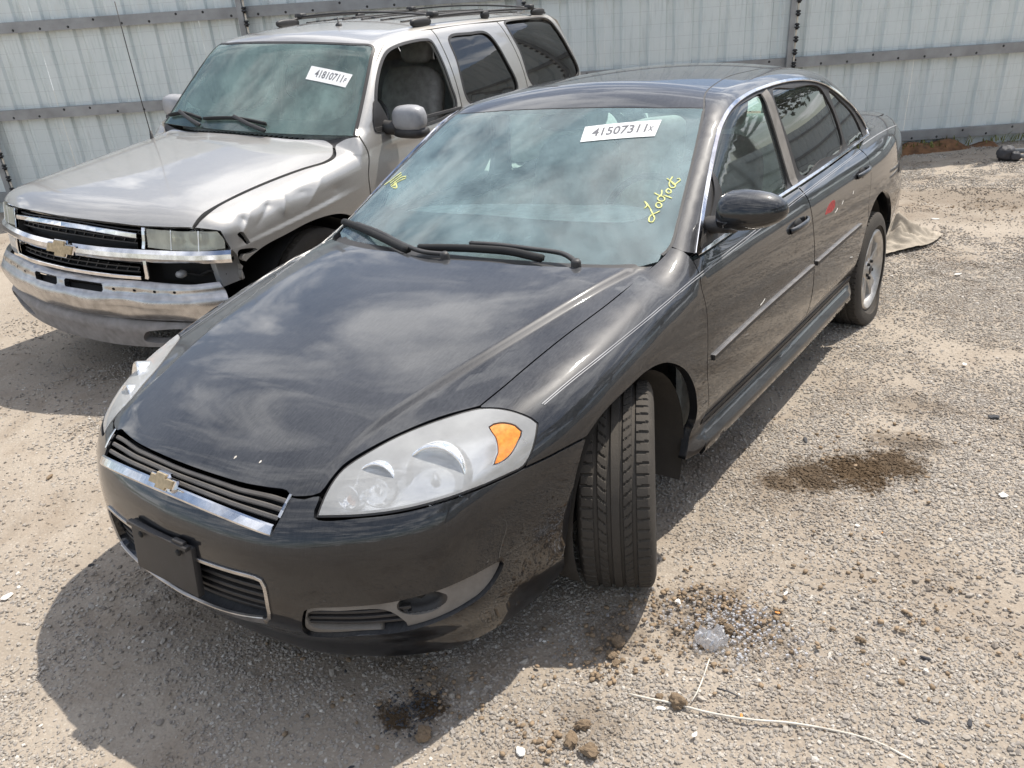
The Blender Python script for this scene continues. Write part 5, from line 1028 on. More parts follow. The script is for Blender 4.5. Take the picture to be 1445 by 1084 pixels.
# --- cowl and wipers
panel('cowl_panel',outline([(-.84,1.53,1.2),(-.6,1.47,1.2),(0,1.40,1.2),(.6,1.47,1.2),(.84,1.53,1.2)],[(.80,1.44,1.2),(.692,1.445,1.2),(.476,1.39,1.2),(0,1.35,1.2),(-.476,1.39,1.2),(-.692,1.445,1.2),(-.80,1.44,1.2)]),suv_low,U,MAT['plastic'],d=(0,-.2,1),off=-.012,flange=False,inset=0)
cw=[o for o in U.children if o.name.startswith('cowl_panel')][0]
for i in range(34):
    x=-.66+i*.04; y=1.40+.075*(x/.7)**2
    if y: box('vent_slat',(.009,.055,.010),(x,y+.012,float(onf([[x,y,1.2]],suv_low)[0][2])-.006),MAT['void'],cw,bev=0)
def twip(px0,pts_arm,pts_bl):
    a=cat_rom(np.array(pts_arm),.03); a=onf(a,suv_green); na=grad(suv_green,a)
    w=sweep('wiper',a+na*.03,na,rect(.024,.014,0,.3),MAT['plastic'],U)
    b=onf(cat_rom(np.array(pts_bl),.03),suv_green); nb=grad(suv_green,b); sweep('wiper_blade',b+nb*.014,nb,[(-.005,-.010),(.005,-.010),(.012,.008),(0,.018),(-.012,.008)],MAT['void'],w)
twip(0,[(.26,1.42,1.225),(.10,1.43,1.27),(-.06,1.46,1.315)],[(-.36,1.47,1.29),(-.06,1.46,1.310),(.22,1.45,1.285)])
twip(0,[(-.34,1.44,1.225),(-.50,1.48,1.27),(-.66,1.53,1.32)],[(-.80,1.55,1.29),(-.64,1.53,1.315),(-.40,1.48,1.285)])
# --- front end
bx=np.array([(x,0,.83) for x in np.linspace(-.955,.955,41)]); bx[:,1]=tYf(np.abs(bx[:,0]))+.055; bx[:,2]=.832-.012*(np.abs(bx[:,0])/.95)**2
gr_=sweep('grille_bar',bx+[0,-.012,0],(0,0,1),[(-.035,-.034),(-.030,.030),(.020,.030),(.038,.012),(.042,-.012),(.030,-.034)],MAT['chrome'],U,smooth=True)
try: gr_.data.set_sharp_from_angle(angle=R(30))
except Exception: pass
bowtie('emblem',.235,.088,.020,(0,.012,.828),(0,-1,.12),MAT['gold'],U,MAT['chrome'])
def grl(z0,z1,nm):
    lp=np.array([(x,0,z1-.012*(x/.55)**2) for x in np.linspace(-.545,.545,17)]+[(x,0,z0-.004*(x/.55)**2) for x in np.linspace(.545,-.545,17)]); lp=onf(lp,suv_low)
    g=panel(nm,outline(lp[:17],[lp[16],lp[17]],lp[17:],[lp[-1],lp[0]]),suv_low,U,MAT['void'],d=(0,-1,.1),off=-.06,depth=-.055,step=.05)
    m_=4 if z1-z0>.09 else 3
    for i in range(m_):
        z=z0+(z1-z0)*(i+.7)/(m_+.4); strip('slat',[(x,.1,z) for x in np.linspace(-.53,.53,13)],suv_low,.007,.018,MAT['plastic'],g,off=-.045,step=.05)
    for i in range(15):
        x=-.49+i*.07; strip('mesh_bar',[(x-.02,.1,z0+.012),(x+.02,.1,z1-.02)],suv_low,.006,.016,MAT['plastic'],g,off=-.048)
    return g,lp
g1,l1=grl(.870,.978,'upper_grille'); g2,l2=grl(.715,.798,'lower_grille')
strip('chrome_surround',l1[:17],suv_low,.026,.016,MAT['chrome'],g1,off=-.012,step=.05)
for s in (1,-1): strip('chrome_surround',[(s*.552,.13,.972),(s*.552,.12,.90),(s*.548,.11,.862)],suv_low,.022,.014,MAT['chrome'],g1,off=-.010)
strip('chrome_surround',l2[17:],suv_low,.020,.016,MAT['chrome'],g2,off=-.010,step=.05)
for s in (1,-1): strip('chrome_surround',[(s*.552,.1,.80),(s*.552,.1,.72),(s*.548,.1,.704)],suv_low,.024,.014,MAT['chrome'],g2,off=-.010)
def tlamp(s):
    mx=lambda P: np.array(P,float)*[s,1,1]
    lp=mx(np.array([(.566,.136,.968),(.73,.191,.958),(.84,.245,.955),(.908,.300,.948),(.930,.318,.90),(.930,.316,.852),(.836,.219,.850),(.70,.150,.858),(.572,.115,.868)]))
    h=panel('headlight',outline(lp[:4],lp[3:6],lp[5:],[lp[-1],lp[0]]),suv_f,U,MAT['bezel'],d=(s*.5,-1,.1),off=-.06,depth=-.055,inset=.008,step=.05)
    panel('lens',outline(lp[:4],lp[3:6],lp[5:],[lp[-1],lp[0]]),suv_f,h,MAT['hazelens'],d=(s*.5,-1,.1),off=.0,inset=.003,depth=.02)
    for x,y,w_ in ((.655,.165,.13),(.79,.23,.11)): blob('reflector_bowl',(w_,.06,.085),(s*x,y+.04,.908),MAT['reflector'],h,e=3,n=(18,10))
    strip('lens_rib',mx([(.70,.18,.962),(.70,.16,.858)]),suv_f,.004,.003,MAT['bezel'],h,off=0); strip('lens_rib',mx([(.835,.24,.955),(.835,.22,.852)]),suv_f,.006,.003,MAT['bezel'],h,off=0)
tlamp(1); tlamp(-1)
# right-hand turn lamp is still fitted, the left one is missing and leaves a dark hole
rl=np.array([(-.575,.10,.79),(-.75,.18,.79),(-.90,.27,.79),(-.915,.29,.73),(-.80,.20,.69),(-.60,.11,.70)])
t_=panel('turn_lamp',cat_rom(rl,.03,True),suv_low,U,MAT['lens'],d=(-.5,-1,0),off=-.01,depth=.03); blob('lamp_bulb',(.12,.05,.05),(-.72,.20,.74),MAT['reflector'],t_,n=(14,8))
panel('lamp_cavity',outline([(.57,.10,.80),(.75,.18,.80),(.935,.31,.80)],[(.94,.33,.66),(.75,.2,.66),(.57,.10,.67)]),suv_low,U,MAT['void'],d=(.4,-1,0),off=-.13,inset=-.01,flange=False)
blob('bulb_holder',(.05,.06,.04),(.70,.19,.72),MAT['galv'],U,n=(12,8)); tube('wiring',cat_rom(np.array([(.70,.20,.73),(.76,.26,.70),(.82,.27,.73),(.88,.33,.70)]),.03),.008,MAT['void'],U)
box('bumper_bracket',(.04,.16,.16),(.86,.36,.72),MAT['galv'],U,bev=.006,rot=Matrix.Rotation(R(-12),3,'Y'))
# bumper: pressed steel shell, trim strip gone so the slots show
sB=spl([.46,.50,.56,.615,.63,.66,.685,.70],[.055,.02,.0,.006,.022,.030,.050,.085])
def suv_bump(P):
    x=np.abs(P[...,0]);y=P[...,1];z=P[...,2]
    yf=-.065+.16*(x/.8)**2.2+.10*np.clip(x-.8,0,1)**1.2*6+sB(z)+.004*np.sin(7*P[...,0]+9*z)+.003*np.sin(17*P[...,0]-23*z+1)+.012*np.exp(-((P[...,0]-.45)/.12)**2-((z-.56)/.05)**2); return smax(yf-y,x-1.02,.05)
bl_=outline(np.array([(x,0,.700-.010*(x/.9)**2) for x in np.linspace(-.96,.96,25)]),np.array([(.96,.2,.69),(.985,.22,.62),(.97,.22,.50)]),np.array([(x,0,.488) for x in np.linspace(.96,-.96,25)]),np.array([(-.97,.22,.50),(-.985,.22,.62),(-.96,.2,.69)]))
def slot(x0,x1,z0,z1):
    c=[(x0,0,z0),(x1,0,z0),(x1,0,z1),(x0,0,z1)]; r=.008; out_=[]
    pts=[(x0+r,z0),(x1-r,z0),(x1,z0+r),(x1,z1-r),(x1-r,z1),(x0+r,z1),(x0,z1-r),(x0,z0+r)]
    return np.array([(a,0,b) for a,b in pts])
slots=[slot(-.255,-.045,.632,.672),slot(.02,.30,.632,.672)]+[slot(x-.013,x+.013,.648,.658) for x in (-.80,-.66,-.52,-.38,.38,.52,.66,.80)]
bp=panel('front_bumper',bl_,suv_bump,U,MAT['chrome_dirty'],cyl=(0,1.2),holes=slots,depth=.03,step=.03)
panel('bumper_inner',outline(np.array([(x,0,.685) for x in np.linspace(-.9,.9,15)]),np.array([(x,0,.50) for x in np.linspace(.9,-.9,15)])),suv_bump,bp,MAT['void'],cyl=(0,1.2),off=-.05,flange=False,step=.08)
sv_=spl([.26,.30,.40,.46,.485],[.05,.03,.0,.0,.03])
def suv_val(P):
    x=np.abs(P[...,0]);y=P[...,1];z=P[...,2]
    return smax(-.03+.15*(x/.8)**2.2+.10*np.clip(x-.8,0,1)**1.2*6+sv_(z)-y,x-1.0,.05)
val=outline(np.array([(x,0,.478) for x in np.linspace(-.93,.93,21)]),np.array([(.93,.2,.478),(.95,.2,.40),(.88,.2,.345)]),np.array([(x,0,.30+.04*(abs(x)/.85)**2) for x in np.linspace(.86,-.86,21)]),np.array([(-.88,.2,.345),(-.95,.2,.40),(-.93,.2,.478)]))
fh=[np.array([(s*a,0,b) for a,b in ((.50,.36),(.80,.375),(.86,.40),(.85,.435),(.60,.43),(.53,.41))]) for s in (1,-1)]
panel('valance',val,suv_val,U,MAT['valance'],cyl=(0,1.2),holes=[cat_rom(x,.02,True) for x in fh],depth=.05,step=.04)
panel('radiator_support',outline(np.array([(x,0,.96) for x in np.linspace(-.9,.9,11)]),np.array([(x,0,.45) for x in np.linspace(.9,-.9,11)])),lambda P: suv_low(P)+.16,U,MAT['void'],d=(0,-1,0),flange=False,step=.1)
# --- mirrors
def tmir(s):
    V=[];F=[];n=24;st=[(.965,.055,.060),(.99,.072,.080),(1.05,.080,.090),(1.115,.080,.085),(1.16,.068,.070),(1.18,.036,.045)]
    for x,hz,hy in st:
        for i in range(n):
            q=2*math.pi*i/n; c,s_=math.cos(q),math.sin(q); V.append((s*x,1.87-np.sign(c)*abs(c)**.7*hy*(1 if c>0 else .55),1.302+np.sign(s_)*abs(s_)**.7*hz*1.05))
    for a in range(len(st)-1):
        for i in range(n): F.append((a*n+i,a*n+(i+1)%n,(a+1)*n+(i+1)%n,(a+1)*n+i))
    F+= [tuple(range(n))[::-1],tuple((len(st)-1)*n+i for i in range(n))]
    if s<0: F=[f[::-1] for f in F]
    o=mesh_obj('side_mirror',V,F,MAT['mirrorcap'],U)
    # dark lower half-shell
    blob('mirror_base',(.235,.17,.075),(s*1.065,1.875,1.218),MAT['plastic'],o,e=3.2,n=(20,10))
    sweep('mirror_arm',cat_rom(np.array([(s*.86,1.83,1.25),(s*.93,1.82,1.245),(s*.99,1.85,1.24)]),.03),(0,0,1),[(.045*math.cos(q),.045*math.sin(q)) for q in np.linspace(0,2*math.pi,12,endpoint=False)],MAT['plastic'],o)
    panel('mirror_sail',cat_rom(np.array([(.90,1.70,1.235),(.885,1.72,1.33),(.862,1.79,1.42),(.872,1.83,1.36),(.895,1.86,1.25),(.90,1.80,1.225)])*[s,1,1],.02,True),suv_f,o,MAT['plastic'],d=(s,0,.2),off=.006,depth=.015)
tmir(1); tmir(-1)
# --- wheels, underside, cabin
for s,g in ((1,.07),(-1,.0)):
    for y in (1.02,3.98): wheel(U,(s*.80,y,.385 if s<0 else .40),(s,0,0),.375,.25,.215,na=120,flat=.5,ground=g,off=.05)
box('floor_pan',(1.7,4.5,.06),(0,2.6,.42),MAT['void'],U,bev=.01); box('engine_bay',(1.2,1.0,.45),(0,.95,.70),MAT['void'],U,bev=.05); box('bulkhead',(1.6,.05,.70),(0,1.62,.83),MAT['void'],U,bev=.01)
panel('dashboard',outline([(-.82,1.66,1.2),(-.4,1.54,1.2),(0,1.50,1.2),(.4,1.54,1.2),(.82,1.66,1.2)],[(.84,1.80,1.2),(.80,2.0,1.2)],[(.78,2.02,1.2),(0,2.06,1.2),(-.78,2.02,1.2)],[(-.80,2.0,1.2),(-.84,1.8,1.2)]),lambda P: P[...,2]-(1.205+.04*np.exp(-((P[...,0]-.42)/.22)**2-((P[...,1]-1.98)/.12)**2)-.06*np.clip(P[...,1]-1.9,0,1)),U,MAT['dash'],d=(0,0,1),depth=.35,step=.08)
tube('steering_wheel',[np.array([.42,2.22,1.18])+frame((0,1,-.5))@np.array([.19*math.cos(q),.19*math.sin(q),0]) for q in np.linspace(0,2*math.pi,30,endpoint=False)],.016,MAT['plastic'],U,closed=True)
seat(U,.44,2.48,.86,MAT['leather'],.56); seat(U,-.44,2.48,.86,MAT['leather'],.56)
r2=blob('rear_bench',(1.4,.5,.22),(0,3.45,.86),MAT['leather'],U,e=5); blob('backrest',(1.4,.18,.62),(0,3.78,1.18),MAT['leather'],r2,e=5,rot=Matrix.Rotation(R(-14),3,'X'))
panel('head_lining',outline([(-.66,2.1,1.8),(.66,2.1,1.8)],[(.66,2.1,1.8),(.64,4.7,1.8)],[(.64,4.7,1.8),(-.64,4.7,1.8)],[(-.64,4.7,1.8),(-.66,2.1,1.8)],step=.1),suv_green,U,MAT['leather'],d=(0,0,1),off=-.05,flange=False,step=.15)
panel('tailgate',outline([(-.68,4.80,1.8),(.68,4.80,1.8)],[(.68,4.80,1.8),(.86,4.98,1.25),(.86,5.0,.6)],[(.86,5.0,.6),(-.86,5.0,.6)],[(-.86,5.0,.6),(-.86,4.98,1.25),(-.68,4.80,1.8)],step=.05),suv_f,U,SV,d=(0,1,.1),holes=[cat_rom(np.array([(-.62,4.85,1.72),(.62,4.85,1.72),(.74,5,1.30),(-.74,5,1.30)]),.05,True)],step=.08)
panel('rear_window',cat_rom(np.array([(-.62,4.85,1.72),(.62,4.85,1.72),(.74,5,1.30),(-.74,5,1.30)]),.05,True),suv_f,U,MAT['tint'],d=(0,1,.1),off=-.01,step=.1,flange=False)
blob('rear_view_mirror',(.25,.04,.075),(0,2.06,1.62),MAT['plastic'],U,e=3)
# ------------------------------------------------------------------ ground
def gz(x,y):
    """gentle rise of the yard towards the left, with shallow ruts"""
    x=np.asarray(x,float);y=np.asarray(y,float); t=np.clip(-x-1.3,0,12); z=.034*t*t/(t+1.0)
    return z
def bumps(x,y):
    h=0
    for k,(a,b,c,d) in enumerate(((3.1,1.7,.3,.004),(7.3,-4.1,1.1,.0028),(-5.2,9.7,2.,.0025),(17.,13.,.5,.0016),(-21.,16.,1.7,.0016),(33.,-29.,.9,.0012),(41.,37.,2.2,.001))):
        h=h+d*np.sin(a*x+b*y+c+1.3*np.sin(.7*b*x-.6*a*y))
    a,b=A['rut'][0],A['rut'][-1]; dx,dy=(b-a)[:2]/np.linalg.norm((b-a)[:2]); u=(x-a[0])*dx+(y-a[1])*dy; v=-(x-a[0])*dy+(y-a[1])*dx
    for v0 in (0.,.16): h=h-.011*np.exp(-((v-v0)/.045)**2)*np.clip(1.6-np.abs(u-.4),0,1)*(1+.3*np.sin(u*70)); h=h+.006*np.exp(-((v-v0-.075)/.03)**2)*np.clip(1.6-np.abs(u-.4),0,1)
    u=x*.35+y*.94; v=x*.94-y*.35-1.15
    for v0 in (0.,.42): h=h-.008*np.exp(-((v-v0+.05*np.sin(u))/.09)**2)
    return h
def axis(lo,hi,d0,d1,step,far):
    a=list(np.arange(d0,d1,step)); x=d0; s=step
    while x>lo: s*=1.22; x-=s; a.insert(0,max(x,lo))
    x=a[-1]; s=step
    while x<hi: s*=1.22; x+=s; a.append(min(x,hi))
    return np.array(a)
gx=axis(-90,90,-1.6,3.0,.022,0); gy=axis(-60,110,-.8,4.5,.022,0)
X,Y=np.meshgrid(gx,gy); nearw=np.clip(1-(np.maximum(np.abs(X-.7)-4,0)+np.maximum(np.abs(Y-3)-6,0))/6,0,1)
Z=gz(X,Y)+bumps(X,Y)*nearw-.003
nx,ny=len(gx),len(gy); Vg=np.stack([X,Y,Z],-1).reshape(-1,3)
ii=np.arange(ny-1)[:,None]*nx+np.arange(nx-1)[None]; Fg=np.stack([ii,ii+1,ii+nx+1,ii+nx],-1).reshape(-1,4)
gme=bpy.data.meshes.new('ground'); gme.from_pydata(Vg.tolist(),[],Fg.tolist()); gme.polygons.foreach_set('use_smooth',[True]*len(gme.polygons)); gme.materials.append(MAT['ground'])
gob=bpy.data.objects.new('ground',gme); COL.objects.link(gob); tag(gob,'pale sandy gravel yard with an oil stain beside the sedan',None,kind='structure')
# ------------------------------------------------------------------ loose gravel (uncountable)
def stone_mesh(name,seed,m,sub=1,size=1.,flatk=.62):
    rg=np.random.default_rng(seed); bm=bmesh.new(); bmesh.ops.create_icosphere(bm,subdivisions=sub,radius=.5)
    ph=rg.random(6)*6
    for v in bm.verts:
        c=v.co; k=1+.22*math.sin(5*c.x+ph[0])+.18*math.sin(6*c.y+ph[1]+3*c.z)+.16*(rg.random()-.5)
        v.co=Vector((c.x*k*1.15,c.y*k*.9,c.z*k*flatk))*size
    me=bpy.data.meshes.new(name); bm.to_mesh(me); bm.free(); me.materials.append(m); return me
sc_col=bpy.data.collections.new('gravel_sources')
for i in range(6):
    o=bpy.data.objects.new('gravel_stone',stone_mesh('gravel_stone',i+3,MAT['stone'])); sc_col.objects.link(o); tag(o,kind='stuff')
def vnoise(x,y,seed):
    r=np.random.default_rng(seed); g=r.random((64,64)); xi=np.floor(x).astype(int);yi=np.floor(y).astype(int);fx=x-xi;fy=y-yi;fx=fx*fx*(3-2*fx);fy=fy*fy*(3-2*fy)
    a=g[xi%64,yi%64];b=g[(xi+1)%64,yi%64];c=g[xi%64,(yi+1)%64];d=g[(xi+1)%64,(yi+1)%64]
    return (a*(1-fx)+b*fx)*(1-fy)+(c*(1-fx)+d*fx)*fy
def scatter(n,x0,x1,y0,y1,smin_,smax_,seed,thr,power=2.2):
    # ragged patch edges
    r=np.random.default_rng(seed); x=r.uniform(x0,x1,n)+r.normal(0,.22,n); y=r.uniform(y0,y1,n)+r.normal(0,.22,n)
    d=.55*vnoise(x*1.1,y*1.1,seed+1)+.30*vnoise(x*3.7,y*3.7,seed+2)+.15*vnoise(x*11,y*11,seed+3)
    k=r.random(n)<np.clip((d-thr)*5,.10,1)
    x,y=x[k],y[k]; s=smin_+(smax_-smin_)*r.random(len(x))**power
    return np.stack([x,y,gz(x,y)+bumps(x,y)*1.0-.003+s*.10],1),s
parts=[scatter(190000,-.6,2.3,-.7,2.2,.0035,.014,5,.40),scatter(120000,.5,2.6,1.5,5.2,.005,.016,9,.38),scatter(60000,-.3,3.2,4.6,10.6,.009,.022,15,.36),scatter(40000,-3.6,-.3,-.6,2.2,.007,.018,21,.38),scatter(5200,-.6,2.4,-.7,4.5,.014,.026,33,.40,3.)]
def wide(n,seed):
    r=np.random.default_rng(seed); x=r.normal(.6,3.4,n); y=3.6+r.normal(0,4.2,n); inside=(x>-.45)&(x<2.15)&(y>-.55)&(y<4.8)
    d=.6*vnoise(x*.9+7,y*.9+3,seed+1)+.4*vnoise(x*3.1,y*3.1,seed+2); k=(~inside)&(r.random(n)<np.clip((d-.38)*5,.12,1)); x,y=x[k],y[k]; s=.006+.013*r.random(len(x))**2
    return np.stack([x,y,gz(x,y)+bumps(x,y)*np.clip(1-(np.maximum(np.abs(x-.7)-4,0)+np.maximum(np.abs(y-3)-6,0))/6,0,1)-.003+s*.1],1),s
parts.append(wide(330000,51))
pts=np.vstack([p for p,_ in parts]); rad=np.concatenate([s for _,s in parts])
pm=bpy.data.meshes.new('gravel'); pm.from_pydata(pts.tolist(),[],[]); at=pm.attributes.new('size','FLOAT','POINT'); at.data.foreach_set('value',rad.astype(np.float32))
po=bpy.data.objects.new('gravel',pm); COL.objects.link(po); tag(po,'loose grey and tan gravel scattered over the yard',None,kind='stuff')
ng=bpy.data.node_groups.new('gravel_scatter','GeometryNodeTree'); ng.interface.new_socket('Geometry',in_out='INPUT',socket_type='NodeSocketGeometry'); ng.interface.new_socket('Geometry',in_out='OUTPUT',socket_type='NodeSocketGeometry')
gi=ng.nodes.new('NodeGroupInput'); go=ng.nodes.new('NodeGroupOutput'); iop=ng.nodes.new('GeometryNodeInstanceOnPoints'); ci=ng.nodes.new('GeometryNodeCollectionInfo')
ci.inputs['Collection'].default_value=sc_col; ci.inputs['Separate Children'].default_value=True; ci.inputs['Reset Children'].default_value=True
na=ng.nodes.new('GeometryNodeInputNamedAttribute'); na.data_type='FLOAT'; na.inputs['Name'].default_value='size'
rv=ng.nodes.new('FunctionNodeRandomValue'); rv.data_type='FLOAT_VECTOR'; rv.inputs[0].default_value=(-.5,-.5,0); rv.inputs[1].default_value=(.5,.5,6.28)
e2r=ng.nodes.new('FunctionNodeEulerToRotation')
ng.links.new(gi.outputs[0],iop.inputs['Points']); ng.links.new(ci.outputs[0],iop.inputs['Instance']); iop.inputs['Pick Instance'].default_value=True
ng.links.new(rv.outputs[0],e2r.inputs[0]); ng.links.new(e2r.outputs[0],iop.inputs['Rotation'])
ng.links.new(na.outputs['Attribute'],iop.inputs['Scale'])
ng.links.new(iop.outputs[0],go.inputs[0])
md=po.modifiers.new('gravel','NODES'); md.node_group=ng
# ------------------------------------------------------------------ steel fence
FO=np.array([-.246,10.005,0]); FT=np.array([.79515,.60603,-.02133]); FU=np.array([.05444,-.03631,.99786]); FN=-np.cross(FT,FU)*1.0
if FN[1]>0: FN=-FN
FN=np.cross(FT,FU) if np.cross(FT,FU)[1]<0 else -np.cross(FT,FU)
def P_f(s,h,o=0.): return FO+FT*s+FU*h+FN*o
def sheet_profile(w):
    # one 0.9 m wide sheet: three wide pans between narrow raised ribs
    pr=[];p=w/3
    for i in range(3):
        x=i*p
        pr+=[(x,0),(x+.012,.0),(x+p*.5-.055,0),(x+p*.5-.030,-.030),(x+p*.5+.030,-.030),(x+p*.5+.055,0),(x+p*.5+.075,.0),(x+p*.5+.088,.004),(x+p*.5+.10,0)]
    pr.append((w-.001,0)); return pr
def build_fence(org,t,u,nrm,s0,s1,top,label,rails,posts,insul=True):
    P=lambda s,h,o=0.: org+t*s+u*h+nrm*o
    base=P((s0+s1)/2,0,0)
    root=thing('corrugated_fence',label,'fence',tuple(base))
    w=.9; prof=sheet_profile(w); n=len(prof)
    V=[];F=[]
    for h in (-.02,top):
        for x,d in prof: V.append(t*x+nrm*d+u*h)
    for h in (-.02,top):
        for x,d in prof: V.append(t*x+nrm*(d-.0012)+u*h)
    for i in range(n-1):
        F.append((i,i+1,n+i+1,n+i)); F.append((2*n+i,3*n+i,3*n+i+1,2*n+i+1)); F.append((n+i,n+i+1,3*n+i+1,3*n+i))
    me=bpy.data.meshes.new('sheet'); me.from_pydata([tuple(v) for v in V],[],F); me.materials.append(MAT['sheet'])
    s=s0; k=0
    while s<s1:
        o=bpy.data.objects.new('sheet',me); COL.objects.link(o); o.parent=root; o.location=org+t*s+nrm*(.0015*(k%2)-.004*random.random())-base+u*(.02*random.random()-.01); s+=w; k+=1
    for h in rails:
        for a,b in zip(posts,posts[1:]):
            # C-shaped purlin, open side down
            ln=[P(a+.002,h,0)-base,P(b-.002,h,0)-base]
            sweep('rail',ln,nrm,[(-.055,.004),(-.055,.062),(.055,.062),(.055,.004),(.050,.004),(.050,.057),(-.050,.057),(-.050,.004)],MAT['galv'],root,smooth=False)
    for a in posts:
        q=sweep('post',[P(a,-.1,.066)-base,P(a,top+.25,.066)-base],nrm,[(-.03,0),(-.03,.05),(.03,.05),(.03,0)],MAT['galv'],root,smooth=False)
        if insul:
            me2=None
            for i in range(int((top+.2-.10)/.135)):
                pp=P(a+.052,.14+i*.135,.118)-base
                if me2 is None:
                    V,Fc=lathe_vf([(0,.034),(.020,.034),(.026,.026),(.030,.018),(.017,.013),(.017,.004),(.030,-.002),(.030,-.012),(.018,-.018),(.018,-.03),(0,-.03)],12); V=V@frame(u).T
                    io=mesh_obj('insulator',V,Fc,MAT['insul'],q); me2=io.data
                else:
                    io=bpy.data.objects.new('insulator',me2); COL.objects.link(io); io.parent=q
                io.location=pp
            sweep('insulator_strip',[P(a+.052,.05,.098)-base,P(a+.052,top+.2,.098)-base],nrm,[(-.009,0),(-.009,.012),(.009,.012),(.009,0)],MAT['cord'],q,smooth=False)
    if insul:
        V=[];F=[];hv,hf_=lathe_vf([(0,.006),(.007,.006),(.010,.002),(.014,.0)],8); hv=hv@frame(nrm).T
        for h in rails:
            q=s0+.08
            while q<s1-.1:
                i=len(V); V+=list(P(q+.01*random.random(),h+.028*random.choice((-1,1)),.062)-base+hv); F+=[tuple(i+a for a in f) for f in hf_]; q+=.30
        sc_=mesh_obj('rail_screws',V,F,MAT['insul'],root); sc_['kind']='stuff'
        for i in range(int((top+.2-.10)/.135)):
            h=.14+i*.135
            for a,b in zip(posts,posts[1:]):
                pl=[P(a+.05+(b-a)*v,h-.012*4*v*(1-v),.150)-base for v in np.linspace(0,1,6)]
                sweep('wire',pl,nrm,circ(.0006,4),MAT['galv'],root)
    return root
build_fence(FO,FT,FU,FN,-17.1,1.6,3.15,'white corrugated steel fence with grey rails behind both cars',(.187,1.104,2.011),[-16.8,-13.75,-10.72,-7.6,-4.55,-1.5,1.62])
build_fence(np.array([-14.,33.,0]),np.array([.995,-.10,0]),np.array([0,0,1.]),np.array([-.10,-.995,0]),0,27.0,2.6,'white corrugated steel fence along the far end of the yard',(.3,1.3,2.2),[0,3,6,9,12,15,18,21,24,27],insul=False)
# the facing side of the yard, seen only as a reflection in the windows
build_fence(np.array([14.5,-6.,0]),np.array([-.10,.995,0]),np.array([0,0,1.]),np.array([-.995,-.10,0]),0,36.0,2.5,'white corrugated steel fence across the yard from the cars',(.3,1.3,2.2),[0,3,6,9,12,15,18,21,24,27,30,33,36],insul=False)
def tree_mesh(seed,h,rad):
    rg=np.random.default_rng(seed); V=[];F=[]
    cl=[(rg.normal(0,rad*.5),rg.normal(0,rad*.5),h*(.55+.42*rg.random())) for _ in range(26)]
    for c in cl:
        cs=rad*(.22+.22*rg.random())
        for _ in range(150):
            d=rg.normal(0,1,3); d/=np.linalg.norm(d); p=np.array(c)+d*cs*rg.random()**.4*[1.25,1.25,.6]
            a=rg.normal(0,1,3);a/=np.linalg.norm(a);b=np.cross(a,rg.normal(0,1,3));b/=np.linalg.norm(b)+1e-9;s=.10+.10*rg.random(); i=len(V)
            V+=[p-a*s,p+b*s*.6,p+a*s,p-b*s*.6]; F.append((i,i+1,i+2,i+3))
    return V,F,cl
def tree(loc,seed,h,rad,label):
    root=thing('oak_tree',label,'tree',loc,'trees across the yard'); V,F,cl=tree_mesh(seed,h,rad)
    mesh_obj('crown',V,F,MAT['leaf'],root,smooth=False)
    tr=sweep('trunk',cat_rom(np.array([(0,0,-.1),(.1,.05,h*.25),(-.05,.1,h*.5),(.1,0,h*.8)]),.4),(0,1,0),circ(.22,10),MAT['bark'],root)
    for c in cl[::3]: tube('limb',cat_rom(np.array([(0,.05,h*.38),(c[0]*.5,c[1]*.5,h*.5),c]),.6),.05,MAT['bark'],tr,n=6)
TL=['leafy tree beyond the far end fence, second from its left','leafy tree beyond the far end fence, third from its left','tall leafy tree beyond the far end fence, fourth from its left','leafy tree in the corner where the end fence meets the right fence','leafy tree beyond the far end fence, leftmost','leafy tree beyond the right fence, second nearest the camera','leafy tree beyond the right fence, third nearest the camera','leafy tree beyond the right fence, fourth nearest the camera','tallest leafy tree beyond the right fence, fifth from the camera','leafy tree beyond the right fence, farthest from the camera','leafy tree beyond the right fence, nearest the camera']
for i,(x,y,h,rd_) in enumerate(((3.0,35.5,8.6,3.1),(7.6,34.5,7.6,2.7),(11.8,33.8,9.0,3.2),(15.6,30.0,8.0,2.9),(-2.,36.,9.,3.2),(17.5,-2.5,8.5,2.9),(18.5,3.4,10.,3.3),(17.2,9.2,9.,3.0),(19.5,15.5,10.5,3.6),(17.8,22.5,9.2,3.2),(20.,-9.,10.,3.6))):
    tree((x,y,0),40+i,h,rd_,TL[i])
# ------------------------------------------------------------------ litter and dirt
def at(p,dz=0.): return np.array([p[0],p[1],float(gz(p[0],p[1]))+dz])
c1=tube('cord',cat_rom(np.vstack([A['cord']]),.02)+np.array([0,0,.001]),.0032,MAT['cord'],None,n=6); tag(c1,'long thin pale cord lying across the gravel at the lower right','cord')
c2=tube('cord',cat_rom(A['cord2'],.02),.0022,MAT['cord'],None,n=6); tag(c2,'short pale string running from the clear plastic to the dirt clod','cord')
clod_lab=['large dirt clod lying on the long pale cord','upper dirt clod by the edge of the sedan shadow','lower dirt clod by the edge of the sedan shadow','dark dirt clod at the top of the group near the bottom edge','left dirt clod of the group near the bottom edge','lowest dirt clod of the group near the bottom edge','small dirt clod between the shadow edge and the front tyre','dirt clod right of the clear plastic scrap','dirt clod just above the clear plastic scrap','dark crumb of dirt left of the glass crumbs','flat dirt clod in the sedan shadow by the dark oily patch','dirt crumb at the left end of the pale cord','brown clod lying alone right of the glass crumbs']
